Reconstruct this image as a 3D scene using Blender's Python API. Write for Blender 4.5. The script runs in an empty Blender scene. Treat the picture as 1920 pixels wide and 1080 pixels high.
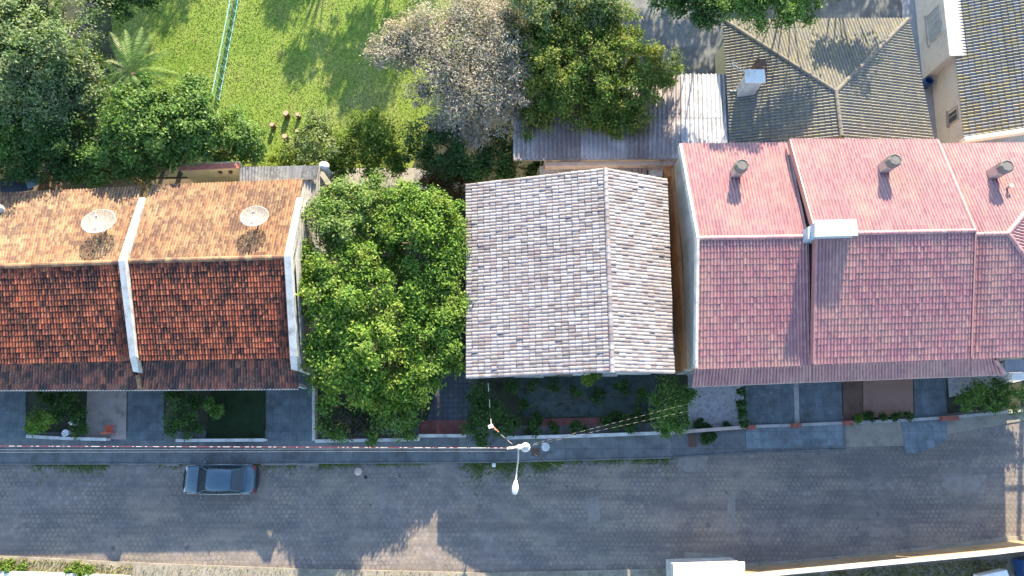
import bpy, bmesh, math, random
import numpy as np
from mathutils import Vector
random.seed(7); rng = np.random.default_rng(7)
SC = bpy.context.scene
COL = SC.collection

# ------------------------------------------------------------------ camera, sky, sun, exposure
CAM_H, FPX, TILT = 43.0, 1302.0, math.radians(13)
cam = bpy.data.objects.new('camera', bpy.data.cameras.new('camera'))
COL.objects.link(cam); SC.camera = cam
cam.location = (0, 0, CAM_H); cam.rotation_euler = (TILT, 0, 0)
cam.data.sensor_width = 36.0; cam.data.lens = 36.0 * FPX / 1920.0
cam.data.clip_start = 0.5; cam.data.clip_end = 3000
SUN_EL, SUN_AZ = math.radians(23.0), math.radians(11.0)      # azimuth from +Y towards +X
world = bpy.data.worlds.new('World'); SC.world = world; world.use_nodes = True
wn = world.node_tree.nodes; wl = world.node_tree.links
bg = wn['Background']; sky = wn.new('ShaderNodeTexSky'); sky.sky_type = 'NISHITA'
sky.sun_disc = False; sky.sun_elevation = SUN_EL; sky.sun_rotation = SUN_AZ
sky.air_density = 1.0; sky.dust_density = 0.4; sky.ozone_density = 1.6
wl.new(sky.outputs[0], bg.inputs[0]); bg.inputs[1].default_value = 0.15
sd = bpy.data.lights.new('sun', 'SUN'); sd.energy = 4.6; sd.angle = math.radians(0.5); sd.color = (1.0, 0.86, 0.62)
so = bpy.data.objects.new('sun', sd); COL.objects.link(so)
SUNV = Vector((math.sin(SUN_AZ)*math.cos(SUN_EL), math.cos(SUN_AZ)*math.cos(SUN_EL), math.sin(SUN_EL)))
so.rotation_euler = SUNV.to_track_quat('Z', 'Y').to_euler(); so.location = (10, 60, 60)
SC.view_settings.view_transform = 'Standard'; SC.view_settings.look = 'None'
SC.view_settings.exposure = 2.0; SC.view_settings.gamma = 1.0

# ------------------------------------------------------------------ measuring: a photo pixel at height h -> a place on the site
def P(px, py, h=0.0):
    a = (px-960)/FPX; b = (540-py)/FPX
    r = (a, b*math.cos(TILT)+math.sin(TILT), b*math.sin(TILT)-math.cos(TILT))
    k = (h-CAM_H)/r[2]
    return np.array([r[0]*k, r[1]*k, h])
def on_plane(px, py, p0, p1, p2):
    n = np.cross(p1-p0, p2-p0); o = np.array([0, 0, CAM_H]); d = P(px, py, 0)-o
    return o + d*(np.dot(p0-o, n)/np.dot(d, n))

# ------------------------------------------------------------------ mesh helpers
class MB:
    def __init__(s): s.v = []; s.f = []
    def add(s, v, f):
        k = len(s.v); s.v.extend([tuple(map(float, p)) for p in v]); s.f.extend([tuple(i+k for i in q) for q in f]); return s
    def prism(s, bottom, top):
        n = len(bottom)
        s.add(list(bottom)+list(top), [tuple(range(n))[::-1], tuple(range(n, 2*n))]+[(i, (i+1) % n, n+(i+1) % n, n+i) for i in range(n)]); return s
    def slab(s, pts, z0, z1):
        p = [(q[0], q[1]) for q in pts]
        a = sum(p[i-1][0]*p[i][1]-p[i][0]*p[i-1][1] for i in range(len(p)))
        if a < 0: p = p[::-1]
        return s.prism([(x, y, z0) for x, y in p], [(x, y, z1) for x, y in p])
    def box(s, c, size, rz=0.0):
        cx, cy, cz = c; hx, hy, hz = size[0]/2, size[1]/2, size[2]/2
        co, si = math.cos(rz), math.sin(rz)
        pts = [(-hx, -hy), (hx, -hy), (hx, hy), (-hx, hy)]
        pts = [(cx+x*co-y*si, cy+x*si+y*co) for x, y in pts]
        return s.prism([(x, y, cz-hz) for x, y in pts], [(x, y, cz+hz) for x, y in pts])
    def tube(s, pts, r, n=8, cap=True):
        pts = [np.array(p, float) for p in pts]; m = len(pts)
        rs = r if hasattr(r, '__len__') else [r]*m
        V = []
        ref = np.array([0, 0, 1.0])
        d0 = pts[-1]-pts[0]
        if abs(d0[2]) > 0.9*np.linalg.norm(d0): ref = np.array([1.0, 0, 0])
        for i in range(m):
            d = pts[min(i+1, m-1)]-pts[max(i-1, 0)]; d = d/(np.linalg.norm(d)+1e-9)
            a = np.cross(d, ref); a /= np.linalg.norm(a)+1e-9; b = np.cross(a, d)
            for k in range(n):
                t = 2*math.pi*k/n; V.append(pts[i]+rs[i]*(a*math.cos(t)+b*math.sin(t)))
        F = [(i*n+k, i*n+(k+1) % n, (i+1)*n+(k+1) % n, (i+1)*n+k) for i in range(m-1) for k in range(n)]
        if cap: F += [tuple(range(n)), tuple(range((m-1)*n, m*n))[::-1]]
        return s.add(V, F)
    def lathe(s, c, prof, n=16):
        V = []; m = len(prof)
        for r, z in prof:
            for k in range(n):
                t = 2*math.pi*k/n; V.append((c[0]+r*math.cos(t), c[1]+r*math.sin(t), c[2]+z))
        F = [(i*n+k, i*n+(k+1) % n, (i+1)*n+(k+1) % n, (i+1)*n+k) for i in range(m-1) for k in range(n)]
        F += [tuple(range(n))[::-1], tuple(range((m-1)*n, m*n))]
        return s.add(V, F)
    def build(s, name, mat, parent=None, smooth=False, recalc=True, **tags):
        me = bpy.data.meshes.new(name); o_ = origin(parent)
        v = np.array(s.v, float).reshape(-1, 3)-o_
        me.from_pydata(v.tolist(), [], s.f); me.update()
        if recalc:
            bm = bmesh.new(); bm.from_mesh(me); bmesh.ops.recalc_face_normals(bm, faces=bm.faces); bm.to_mesh(me); bm.free()
        if smooth: me.polygons.foreach_set('use_smooth', [True]*len(me.polygons))
        return link(name, me, mat, parent, **tags)
ORG = {}
def origin(o): return ORG[o.name] if o is not None else np.zeros(3)
def link(name, me, mat, parent=None, label=None, cat=None, group=None, kind=None):
    o = bpy.data.objects.new(name, me)
    if mat is not None: me.materials.append(mat)
    COL.objects.link(o)
    ORG[o.name] = origin(parent)
    if parent is not None: o.parent = parent
    tag(o, label, cat, group, kind); return o
def tag(o, label=None, cat=None, group=None, kind=None):
    if label: o['label'] = label
    if cat: o['category'] = cat
    if group: o['group'] = group
    if kind: o['kind'] = kind
    return o
def thing(name, base, label, cat, group=None):
    o = bpy.data.objects.new(name, None); COL.objects.link(o); o.location = tuple(map(float, base)); o.empty_display_size = 0.3
    ORG[o.name] = np.array(base, float); return tag(o, label, cat, group)
def quads(name, Q, mat, parent=None, **tags):           # Q: (N,4,3) loose quads, each its own island
    N = len(Q); me = bpy.data.meshes.new(name)
    me.vertices.add(4*N); me.vertices.foreach_set('co', (Q.reshape(-1, 3)-origin(parent)).astype(np.float32).ravel())
    me.loops.add(4*N); me.loops.foreach_set('vertex_index', np.arange(4*N, dtype=np.int32))
    me.polygons.add(N); me.polygons.foreach_set('loop_start', np.arange(0, 4*N, 4, dtype=np.int32))
    me.update(calc_edges=True); me.validate()
    return link(name, me, mat, parent, **tags)
def structure(name, mb, mat): return mb.build(name, mat, kind='structure')

# ------------------------------------------------------------------ materials
class NT:
    def __init__(s, name):
        s.m = bpy.data.materials.new(name); s.m.use_nodes = True; s.n = s.m.node_tree.nodes; s.l = s.m.node_tree.links
        s.b = s.n['Principled BSDF']; s.out = s.n['Material Output']; s.tc = s.n.new('ShaderNodeTexCoord').outputs['Object']
    def node(s, t, **kw):
        n = s.n.new(t)
        for k, v in kw.items(): setattr(n, k, v)
        return n
    def put(s, sock, v):
        if hasattr(v, 'links') or isinstance(v, bpy.types.NodeSocket): s.l.new(v, sock)
        else: sock.default_value = v
    def math(s, op, a, b=0.0, c=None, clamp=False):
        n = s.node('ShaderNodeMath', operation=op, use_clamp=clamp); s.put(n.inputs[0], a); s.put(n.inputs[1], b)
        if c is not None: s.put(n.inputs[2], c)
        return n.outputs[0]
    def vmath(s, op, a, b=(0, 0, 0)):
        n = s.node('ShaderNodeVectorMath', operation=op); s.put(n.inputs[0], a); s.put(n.inputs[1], b)
        return n.outputs['Value'] if op in ('DOT_PRODUCT', 'LENGTH') else n.outputs['Vector']
    def scale(s, v, sc):
        n = s.node('ShaderNodeMapping'); s.l.new(v, n.inputs[0]); n.inputs['Scale'].default_value = sc; return n.outputs[0]
    def noise(s, scale, detail=5, rough=0.6, vec=None, dist=0.0):
        n = s.node('ShaderNodeTexNoise'); s.l.new(vec or s.tc, n.inputs['Vector']); n.inputs['Scale'].default_value = scale
        n.inputs['Detail'].default_value = detail; n.inputs['Roughness'].default_value = rough; n.inputs['Distortion'].default_value = dist
        return n.outputs['Fac']
    def ramp(s, fac, stops, interp='LINEAR'):
        n = s.node('ShaderNodeValToRGB'); s.l.new(fac, n.inputs[0]); cr = n.color_ramp; cr.interpolation = interp
        while len(cr.elements) < len(stops): cr.elements.new(0.5)
        for e, (p, c) in zip(cr.elements, stops):
            e.position = p; c = c if hasattr(c, '__len__') else (c, c, c); e.color = (*c, 1)
        return n.outputs[0]
    def mix(s, fac, a, b, mode='MIX'):
        n = s.node('ShaderNodeMix', data_type='RGBA', blend_type=mode); s.put(n.inputs[0], fac)
        for k, v in ((6, a), (7, b)):
            if not isinstance(v, bpy.types.NodeSocket): v = (*v, 1) if len(v) == 3 else v
            s.put(n.inputs[k], v)
        return n.outputs[2]
    def island(s): return s.node('ShaderNodeNewGeometry').outputs['Random Per Island']
    def done(s, color, rough=0.85, bump=None, bstr=0.3, bdist=0.02, metal=0.0, spec=0.3):
        s.put(s.b.inputs['Base Color'], color if isinstance(color, bpy.types.NodeSocket) else (*color, 1))
        s.put(s.b.inputs['Roughness'], rough); s.b.inputs['Metallic'].default_value = metal; s.b.inputs['Specular IOR Level'].default_value = spec
        if bump is not None:
            n = s.node('ShaderNodeBump'); n.inputs['Strength'].default_value = bstr; n.inputs['Distance'].default_value = bdist
            s.l.new(bump, n.inputs['Height']); s.l.new(n.outputs[0], s.b.inputs['Normal'])
        return s.m
def plain(name, c, var=0.35, scale=1.5, rough=0.85, bump=0.25, dark=None, metal=0.0, spec=0.3):
    t = NT(name); n1 = t.noise(scale, 6, 0.65); n2 = t.noise(scale*9, 4, 0.6)
    d = dark or tuple(x*(1-var) for x in c); l = tuple(min(1, x*(1+var*0.5)) for x in c)
    col = t.ramp(n1, [(0.3, d), (0.5, c), (0.72, l)]); col = t.mix(0.35, col, t.ramp(n2, [(0.3, 0.45), (0.7, 1.0)]), 'MULTIPLY')
    return t.done(col, rough, n2, bump, 0.02, metal, spec)
def tile_mat(name, palette, moss, moss_lo, moss_hi, mscale=0.8, light=None, rough=.6, spec=.5, streak=(1.5, .16, .16)):
    t = NT(name); col = t.ramp(t.island(), [(i/len(palette), c) for i, c in enumerate(palette)], 'CONSTANT')
    n0 = t.noise(6.0, 4, 0.7); col = t.mix(0.5, col, t.ramp(n0, [(0.3, 0.55), (0.7, 1.0)]), 'MULTIPLY')
    if light: col = t.mix(t.ramp(t.noise(0.55, 5, 0.6), [(0.45, 0.0), (0.7, light[1])]), col, light[0])
    big = t.noise(mscale, 7, 0.72); fn = t.noise(5.5, 4, 0.75)
    col = t.mix(t.ramp(t.noise(1.0, 4, .65, t.scale(t.tc, streak)), [(.52, 0.0), (.68, .38)]), col, moss)
    isl = t.math('MULTIPLY', t.island(), 0.16)
    f = t.math('ADD', t.math('ADD', t.math('MULTIPLY', big, 0.55), t.math('MULTIPLY', fn, 0.45)), isl)
    col = t.mix(t.ramp(f, [(moss_lo, 0.0), (moss_hi, 0.92)]), col, moss)
    return t.done(col, t.math('ADD', t.math('MULTIPLY', f, .35), rough-.17), t.noise(30, 3, 0.6), 0.25, 0.01, spec=spec)

M = {}
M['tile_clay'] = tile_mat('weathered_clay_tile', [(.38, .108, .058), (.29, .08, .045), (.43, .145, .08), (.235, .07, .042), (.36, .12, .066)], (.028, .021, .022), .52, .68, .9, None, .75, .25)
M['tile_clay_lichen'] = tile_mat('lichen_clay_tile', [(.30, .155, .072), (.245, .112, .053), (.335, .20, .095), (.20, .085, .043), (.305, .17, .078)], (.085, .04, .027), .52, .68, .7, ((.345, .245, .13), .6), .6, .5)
M['tile_clay_mossy'] = tile_mat('mossy_porch_tile', [(.36, .12, .07), (.24, .08, .055), (.40, .17, .11), (.17, .06, .05)], (.03, .022, .024), .47, .66, 1.1)
M['tile_pink'] = tile_mat('pinkish_tile', [(.365, .145, .148), (.33, .122, .134), (.40, .178, .165), (.30, .112, .127), (.38, .16, .152)], (.155, .066, .08), .58, .84, .9, ((.385, .232, .172), .6), .5, 1.0)
_b = M['tile_pink'].node_tree.nodes['Principled BSDF']; _b.inputs['Coat Weight'].default_value = .6; _b.inputs['Coat Roughness'].default_value = .42
M['tile_grey'] = tile_mat('bleached_concrete_tile', [(.285, .255, .258), (.245, .217, .218), (.32, .292, .294), (.20, .172, .172), (.298, .266, .268), (.345, .318, .318), (.255, .205, .20)], (.115, .092, .095), .54, .76, .6, ((.36, .335, .335), .4), .6, .55, (.16, 1.5, .16))
M['tile_ochre'] = tile_mat('ochre_tile', [(.222, .208, .168), (.20, .192, .165), (.25, .23, .17), (.19, .184, .168), (.23, .211, .155)], (.11, .10, .09), .62, .86, .5, None, .75, .25)
M['hipcap'] = plain('dull_hip_cap', (.185, .168, .14), .3, 3.0, .9, .3)
M['tile_slate'] = tile_mat('blue_grey_tile', [(.20, .20, .20), (.24, .21, .12), (.185, .195, .21), (.23, .21, .15), (.21, .205, .17)], (.10, .10, .09), .62, .86, .5, None, .75, .25)
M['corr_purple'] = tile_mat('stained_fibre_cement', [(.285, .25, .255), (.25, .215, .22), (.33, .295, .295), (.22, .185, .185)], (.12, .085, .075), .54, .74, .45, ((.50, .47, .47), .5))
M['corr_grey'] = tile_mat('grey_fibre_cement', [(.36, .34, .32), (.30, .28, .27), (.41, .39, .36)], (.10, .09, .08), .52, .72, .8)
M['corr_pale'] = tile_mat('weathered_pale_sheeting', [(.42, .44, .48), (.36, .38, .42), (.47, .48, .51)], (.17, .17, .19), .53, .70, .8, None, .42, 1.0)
M['cap'] = plain('sooty_chimney_cap', (.17, .155, .14), .3, 3.0, .9, .3)
M['white'] = plain('white_paint', (.54, .52, .48), .4, 1.6, .75, .15, (.30, .285, .26))
M['white_clean'] = plain('clean_white_paint', (.74, .72, .68), .12, 1.0, .85, .05)
M['white_dirty'] = plain('streaked_white_paint', (.62, .60, .56), .5, 1.8, .8, .15)
M['cream'] = plain('cream_yellow_paint', (.62, .53, .30), .2, 1.2, .8, .1)
M['ochre_wall'] = plain('orange_brown_paint', (.42, .20, .085), .35, .7, .85, .15)
M['grey_wall'] = plain('grey_render', (.40, .36, .31), .3, .8, .9, .3)
M['pink_wall'] = plain('pinkish_render', (.48, .36, .31), .3, 1.5, .85, .2)
M['concrete'] = plain('concrete', (.36, .34, .32), .3, 2.0, .9, .35)
M['pole'] = plain('pale_pole_concrete', (.62, .58, .50), .2, 3.0, .8, .2)
M['trunk'] = plain('bark', (.16, .11, .075), .5, 4.0, .95, .6)
M['trunk_pale'] = plain('pale_bark', (.36, .32, .28), .4, 3.0, .95, .5)
M['soil'] = plain('bare_earth', (.14, .11, .075), .55, .6, .97, .8)
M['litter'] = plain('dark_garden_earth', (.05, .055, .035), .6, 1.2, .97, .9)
M['dark'] = plain('dark_opening', (.02, .02, .022), .2, 1.0, .6, 0)
M['gravel'] = plain('pale_gravel', (.40, .38, .38), .4, 5.0, .95, .8)
M['redbrick'] = plain('red_brick', (.30, .10, .075), .4, 4.0, .9, .4)
M['terracotta_floor'] = plain('brown_floor_tile', (.26, .15, .11), .15, 1.2, .75, .1)
M['brown_floor'] = plain('dark_brown_floor', (.13, .075, .055), .4, 1.5, .85, .3)
M['redcap'] = plain('red_wall_cap', (.45, .16, .11), .3, 3.0, .85, .2)
M['black'] = plain('black_plastic', (.02, .02, .022), .2, 5.0, .5, 0.05)
M['rubber'] = plain('tyre_rubber', (.025, .025, .026), .2, 8.0, .8, .2)
M['steel'] = plain('galvanised_steel', (.50, .50, .50), .2, 3.0, .45, .05, metal=.7)
M['alloy'] = plain('wheel_alloy', (.45, .46, .47), .1, 3.0, .35, .02, metal=.8)
M['green_paint'] = plain('turquoise_fence_paint', (.30, .55, .47), .15, 3.0, .6, .05)
M['blue_plastic'] = plain('blue_plastic', (.03, .08, .22), .15, 3.0, .4, .03)
M['bluegrey'] = plain('blue_grey_flashing', (.34, .42, .48), .2, 1.5, .6, .05)
M['red_plastic'] = plain('faded_red_plastic', (.50, .09, .05), .2, 3.0, .55, .05)
M['log_end'] = plain('sawn_log', (.42, .30, .22), .35, 7.0, .9, .3)
M['rust'] = plain('rusty_sheet', (.36, .15, .06), .45, 1.5, .85, .3)
M['tarp'] = plain('dark_blue_tarp', (.05, .07, .10), .4, 2.0, .6, .3)
M['dry'] = plain('dry_verge_soil', (.33, .26, .15), .45, 1.3, .97, .8)
M['roadside'] = plain('gritty_pavement', (.26, .23, .185), .4, 1.1, .95, .6)

def glass_mat(name, c, rough=0.12):
    t = NT(name); n = t.noise(2.0, 3); return t.done(t.ramp(n, [(0.3, tuple(x*.7 for x in c)), (0.7, c)]), rough, spec=0.8)
M['glass'] = glass_mat('window_glass', (.05, .07, .09)); M['car_glass'] = glass_mat('car_glass', (.02, .035, .04), .06)
M['shutter'] = plain('blue_grey_shutter', (.30, .36, .42), .2, 2.0, .5, .05)
def car_mat():
    t = NT('dark_blue_grey_car_paint'); n = t.noise(3.0, 4)
    m = t.done(t.ramp(n, [(0.3, (.042, .085, .115)), (0.7, (.052, .10, .138))]), 0.4, metal=.15, spec=.5)
    t.b.inputs['Coat Weight'].default_value = .5; t.b.inputs['Coat Roughness'].default_value = .06; return m
M['car'] = car_mat()
M['lamp_red'] = plain('red_lamp_lens', (.40, .02, .02), .1, 5.0, .25, 0.02); M['lamp_clear'] = plain('clear_lamp_lens', (.6, .6, .6), .1, 5.0, .2, 0.02)

def hex_mat():
    t = NT('hexagonal_concrete_pavers'); S = 0.30
    p = t.vmath('ADD', t.vmath('MULTIPLY', t.tc, (1/S, 1/S, 0)), (500.0, 866.02540378*0.5, 0))
    r = (1.0, 1.7320508, 1.0); h = (0.5, 0.8660254, 0.5)
    warp = t.node('ShaderNodeTexNoise'); t.l.new(t.tc, warp.inputs['Vector']); warp.inputs['Scale'].default_value = 0.8
    p = t.vmath('ADD', p, t.vmath('MULTIPLY', t.vmath('SUBTRACT', warp.outputs['Color'], (.5, .5, .5)), (.7, .7, 0)))
    a = t.vmath('SUBTRACT', t.vmath('MODULO', p, r), h)
    b = t.vmath('SUBTRACT', t.vmath('MODULO', t.vmath('SUBTRACT', p, h), r), h)
    a = t.vmath('MULTIPLY', a, (1, 1, 0)); b = t.vmath('MULTIPLY', b, (1, 1, 0))
    sel = t.math('LESS_THAN', t.vmath('DOT_PRODUCT', a, a), t.vmath('DOT_PRODUCT', b, b))
    mv = t.node('ShaderNodeMix', data_type='VECTOR'); t.l.new(sel, mv.inputs[0]); t.l.new(b, mv.inputs[4]); t.l.new(a, mv.inputs[5]); g = mv.outputs[1]
    ag = t.vmath('ABSOLUTE', g)
    sx = t.node('ShaderNodeSeparateXYZ'); t.l.new(ag, sx.inputs[0])
    dist = t.math('MAXIMUM', t.vmath('DOT_PRODUCT', ag, (.5, .8660254, 0)), sx.outputs[0])
    joint = t.ramp(dist, [(0.40, 0.0), (0.49, 1.0)])
    wn_ = t.node('ShaderNodeTexWhiteNoise', noise_dimensions='3D'); t.l.new(t.vmath('SNAP', t.vmath('SUBTRACT', p, g), (.25, .25, 1)), wn_.inputs['Vector'])
    cell = t.ramp(wn_.outputs['Value'], [(0.0, (.20, .166, .148)), (0.5, (.23, .191, .168)), (0.85, (.25, .208, .182)), (1.0, (.27, .226, .198))])
    big = t.noise(0.22, 6, 0.62); cell = t.mix(t.ramp(big, [(0.47, 0.0), (0.6, 0.85)]), cell, (.275, .225, .175))
    big2 = t.noise(0.45, 5, 0.7, t.scale(t.tc, (1, 1.8, 1))); cell = t.mix(t.ramp(big2, [(0.36, 0.7), (0.54, 0.0)]), cell, (.125, .118, .115))
    trk = t.noise(1.0, 4, .6, t.scale(t.tc, (.06, .75, 1))); cell = t.mix(t.ramp(trk, [(0.48, 0.0), (0.60, .6)]), cell, (.13, .114, .106))
    spot = t.noise(1.7, 3, .5); cell = t.mix(t.ramp(spot, [(0.66, 0.0), (0.74, .7)]), cell, (.09, .083, .08))
    grit = t.noise(5.0, 6, 0.85); cell = t.mix(0.6, cell, t.ramp(grit, [(0.25, 0.45), (0.62, 1.0)]), 'MULTIPLY')
    jn = t.math('MULTIPLY', joint, t.ramp(t.noise(0.35, 4, .6), [(0.38, 0.05), (0.62, 1.0)]))
    col = t.mix(t.math('MULTIPLY', jn, 0.8), cell, (.065, .062, .055))
    return t.done(col, 0.9, t.math('SUBTRACT', 1.0, joint), 0.35, 0.015, spec=.25)
M['hex'] = hex_mat()
def slate_mat(name, c, bw=.5, bh=.5, mortar=.012):
    t = NT(name); b = t.node('ShaderNodeTexBrick'); t.l.new(t.tc, b.inputs['Vector'])
    b.inputs['Scale'].default_value = 1.0; b.inputs['Brick Width'].default_value = bw; b.inputs['Row Height'].default_value = bh
    b.inputs['Mortar Size'].default_value = mortar; b.offset = 0.0
    b.inputs['Color1'].default_value = (*c, 1); b.inputs['Color2'].default_value = (*[x*.78 for x in c], 1); b.inputs['Mortar'].default_value = (*[x*.6 for x in c], 1)
    n = t.noise(1.2, 6, .7); col = t.mix(0.85, b.outputs['Color'], t.ramp(n, [(0.3, 0.42), (0.7, 1.1)]), 'MULTIPLY')
    col = t.mix(t.ramp(t.noise(.7, 5, .75), [(.55, 0.0), (.68, .5)]), col, (.045, .05, .04))
    return t.done(col, 0.75, t.noise(14, 4, .7), 0.3, .015)
M['slate'] = slate_mat('dark_slate_paving', (.135, .165, .18)); M['slate_light'] = slate_mat('slate_apron_paving', (.19, .225, .245))
M['slate_rough'] = slate_mat('rough_dark_paving', (.10, .115, .13), .3, .3, .03)
M['brickpath'] = slate_mat('brick_paving', (.27, .10, .085), .22, .11, .01)
M['sidewalk'] = slate_mat('worn_sidewalk_concrete', (.165, .175, .175), 1.6, 3.0, .012)
M['tanwall'] = plain('tan_wall_paint', (.36, .235, .13), .3, .9, .85, .2)
M['patch'] = plain('road_repair_concrete', (.235, .205, .18), .3, 2.2, .92, .4)
M['mossy'] = plain('mossy_dark_paving', (.055, .075, .07), .6, 2.2, .95, .6, (.022, .035, .018))
M['offwhite'] = plain('offwhite_render', (.56, .55, .54), .15, 1.0, .8, .1)
M['alley'] = plain('smooth_alley_concrete', (.27, .29, .33), .15, .9, .8, .1)
M['pathc'] = plain('stained_path_concrete', (.32, .27, .24), .4, 1.6, .9, .3)
def lawn_mat():
    t = NT('lawn_turf'); a = t.noise(.16, 5, .6); b = t.noise(3.5, 6, .8); c = t.noise(22, 3, .7)
    col = t.ramp(a, [(0.33, (.145, .24, .034)), (0.5, (.205, .275, .052)), (0.66, (.29, .31, .105))])
    col = t.mix(.5, col, t.ramp(b, [(0.3, (.4, .5, .4)), (0.68, (1, 1, 1))]), 'MULTIPLY')
    col = t.mix(t.ramp(t.noise(.42, 6, .7), [(.54, 0.0), (.68, .6)]), col, (.26, .24, .085))
    return t.done(col, .9, c, .45, .04, spec=.15)
M['lawn'] = lawn_mat()
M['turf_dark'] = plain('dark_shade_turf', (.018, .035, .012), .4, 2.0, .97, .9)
def leaf_mat(name, cols, patch=None, pscale=.55, trans=.45, rough=.62):
    t = NT(name); col = t.ramp(t.island(), [(i/len(cols), c) for i, c in enumerate(cols)], 'CONSTANT')
    n = t.noise(.9, 4, .6); col = t.mix(.55, col, t.ramp(n, [(0.32, (.5, .55, .55)), (0.66, (1, 1, 1))]), 'MULTIPLY')
    if patch: col = t.mix(t.ramp(t.noise(pscale, 4, .65), [(0.50, 0.0), (0.62, patch[1])]), col, patch[0])
    t.done(col, min(rough, .62), spec=.28)
    tr = t.node('ShaderNodeBsdfTranslucent'); t.l.new(t.mix(1.0, col, (1.0, 1.0, .45), 'MULTIPLY'), tr.inputs['Color'])
    mx = t.node('ShaderNodeMixShader'); mx.inputs[0].default_value = trans
    t.l.new(t.b.outputs[0], mx.inputs[1]); t.l.new(tr.outputs[0], mx.inputs[2]); t.l.new(mx.outputs[0], t.out.inputs[0]); return t.m
L = {}
L['bright'] = leaf_mat('bright_green_leaves', [(.18, .33, .048), (.12, .25, .036), (.25, .375, .068), (.075, .17, .028), (.21, .345, .052)], ((.30, .35, .068), .5))
L['pale'] = leaf_mat('pale_green_leaves', [(.19, .28, .08), (.14, .22, .06), (.25, .31, .12), (.11, .18, .045), (.31, .34, .19)], ((.31, .34, .19), .6))
L['mid'] = leaf_mat('mid_green_leaves', [(.13, .26, .055), (.10, .21, .042), (.185, .31, .075), (.07, .155, .032), (.225, .335, .10)], ((.20, .275, .08), .45))
L['greygreen'] = leaf_mat('grey_green_leaves', [(.185, .285, .105), (.14, .235, .08), (.24, .325, .145), (.105, .175, .065), (.30, .35, .21)], ((.28, .275, .175), .5))
L['dark'] = leaf_mat('dark_green_leaves', [(.07, .15, .038), (.053, .12, .03), (.095, .185, .05), (.04, .09, .025)])
L['olive'] = leaf_mat('olive_green_leaves', [(.135, .24, .044), (.10, .195, .036), (.22, .285, .05), (.07, .15, .03), (.285, .305, .065)], ((.30, .30, .07), .55), .5)
L['dry'] = leaf_mat('dry_greyish_twigs', [(.45, .40, .35), (.37, .33, .285), (.50, .44, .38), (.29, .265, .235), (.49, .46, .43), (.27, .29, .17)], ((.46, .34, .27), .35), .6, .35, .8)
L['palegreen'] = leaf_mat('soft_green_leaves', [(.18, .315, .06), (.125, .24, .045), (.24, .345, .085), (.085, .175, .035), (.28, .36, .13)], ((.29, .35, .12), .5))
L['yellow'] = leaf_mat('yellow_green_leaves', [(.17, .27, .04), (.13, .225, .03), (.22, .30, .055), (.10, .18, .025)], ((.24, .26, .06), .5))
L['red'] = leaf_mat('reddish_leaves', [(.16, .06, .03), (.07, .09, .02), (.22, .09, .03), (.05, .07, .02)])
L['violet'] = leaf_mat('purple_green_leaves', [(.07, .06, .06), (.05, .09, .03), (.10, .06, .10), (.07, .11, .04)])
L['grass'] = leaf_mat('grass_blades', [(.155, .25, .035), (.13, .215, .03), (.20, .27, .05), (.115, .19, .028), (.245, .275, .08)], ((.26, .275, .09), .6), .25, .3, .8)
L['verge'] = leaf_mat('verge_weeds', [(.10, .17, .03), (.14, .20, .035), (.075, .13, .025), (.18, .21, .05)], trans=.25, rough=.8)
L['straw'] = leaf_mat('straw_grass', [(.34, .29, .12), (.22, .24, .06), (.40, .34, .16), (.16, .20, .05)], trans=.25, rough=.8)

# ------------------------------------------------------------------ ground, road, pavements
def poly(mb, pts, z, px=True, thick=None):
    w = [P(x, y, z) for x, y in pts] if px else [np.array([x, y, z]) for x, y in pts]
    return mb.slab(w, (z-thick) if thick else -0.3, z)
structure('ground', MB().add([(-400, -300, 0), (400, -300, 0), (400, 500, 0), (-400, 500, 0)], [(0, 1, 2, 3)]), M['soil'])
structure('road', MB().add([(-120, -14, .004), (120, -14, .004), (120, 4, .004), (-120, 4, .004)], [(0, 1, 2, 3)]), M['hex'])
up = [(-600, 872), (0, 868), (300, 867), (640, 866), (930, 864), (1250, 856), (1400, 846), (1500, 843), (1585, 840)]
structure('sidewalk', poly(MB(), up+[(1585, 780), (1300, 790), (880, 800), (300, 810), (-600, 812)], .12), M['sidewalk'])
structure('sidewalk', poly(MB(), [(1585, 838), (1700, 836), (1790, 812), (1900, 792), (2100, 760), (2100, 735), (1585, 775)], .05), M['roadside'])
structure('sidewalk', poly(MB(), [(-600, 1030), (0, 1042), (250, 1055), (520, 1065), (900, 1074), (1265, 1066), (1500, 1050), (1700, 1030), (1880, 1008), (2000, 998), (2600, 930), (2600, 1300), (-600, 1300)], .12), M['roadside'])
structure('kerb', MB().tube([P(x, y, .12)+np.array([0, -.06, -.02]) for x, y in up], .06, 6), M['sidewalk'])
lowk = [(-600, 1030), (0, 1042), (250, 1055), (520, 1065), (900, 1074), (1265, 1066), (1500, 1050), (1700, 1030), (1880, 1008), (2000, 998)]
structure('garden_ground', poly(MB(), [(-600, 822), (0, 819), (590, 825), (1300, 806), (1600, 792), (2100, 745), (2100, 600), (880, 600), (880, 360), (588, 345), (588, 600), (-600, 600)], .10), M['litter'])
structure('lawn', poly(MB(), [(150, -330), (960, -330), (905, 40), (850, 180), (800, 250), (770, 320), (300, 330), (150, 200)], .05), M['lawn'])
structure('tree_litter', poly(MB(), [(-500, -330), (175, -330), (215, 110), (300, 210), (440, 250), (420, 330), (-500, 345)], .055), M['litter'])
structure('tree_litter', poly(MB(), [(860, -200), (1200, -200), (1160, 140), (1020, 140), (1020, 345), (760, 345)], .035), M['litter'])
structure('patio', poly(MB(), [(585, 315), (780, 315), (875, 345), (875, 365), (760, 365), (585, 350)], .06), M['concrete'])
structure('alley_paving', poly(MB(), [(1685, -200), (1800, -200), (1775, 290), (1700, 290)], .06), M['alley'])
structure('yard_paving', poly(MB(), [(1150, -200), (1690, -200), (1700, 30), (1360, 140), (1150, 140)], .045), M['sidewalk'])
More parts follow.
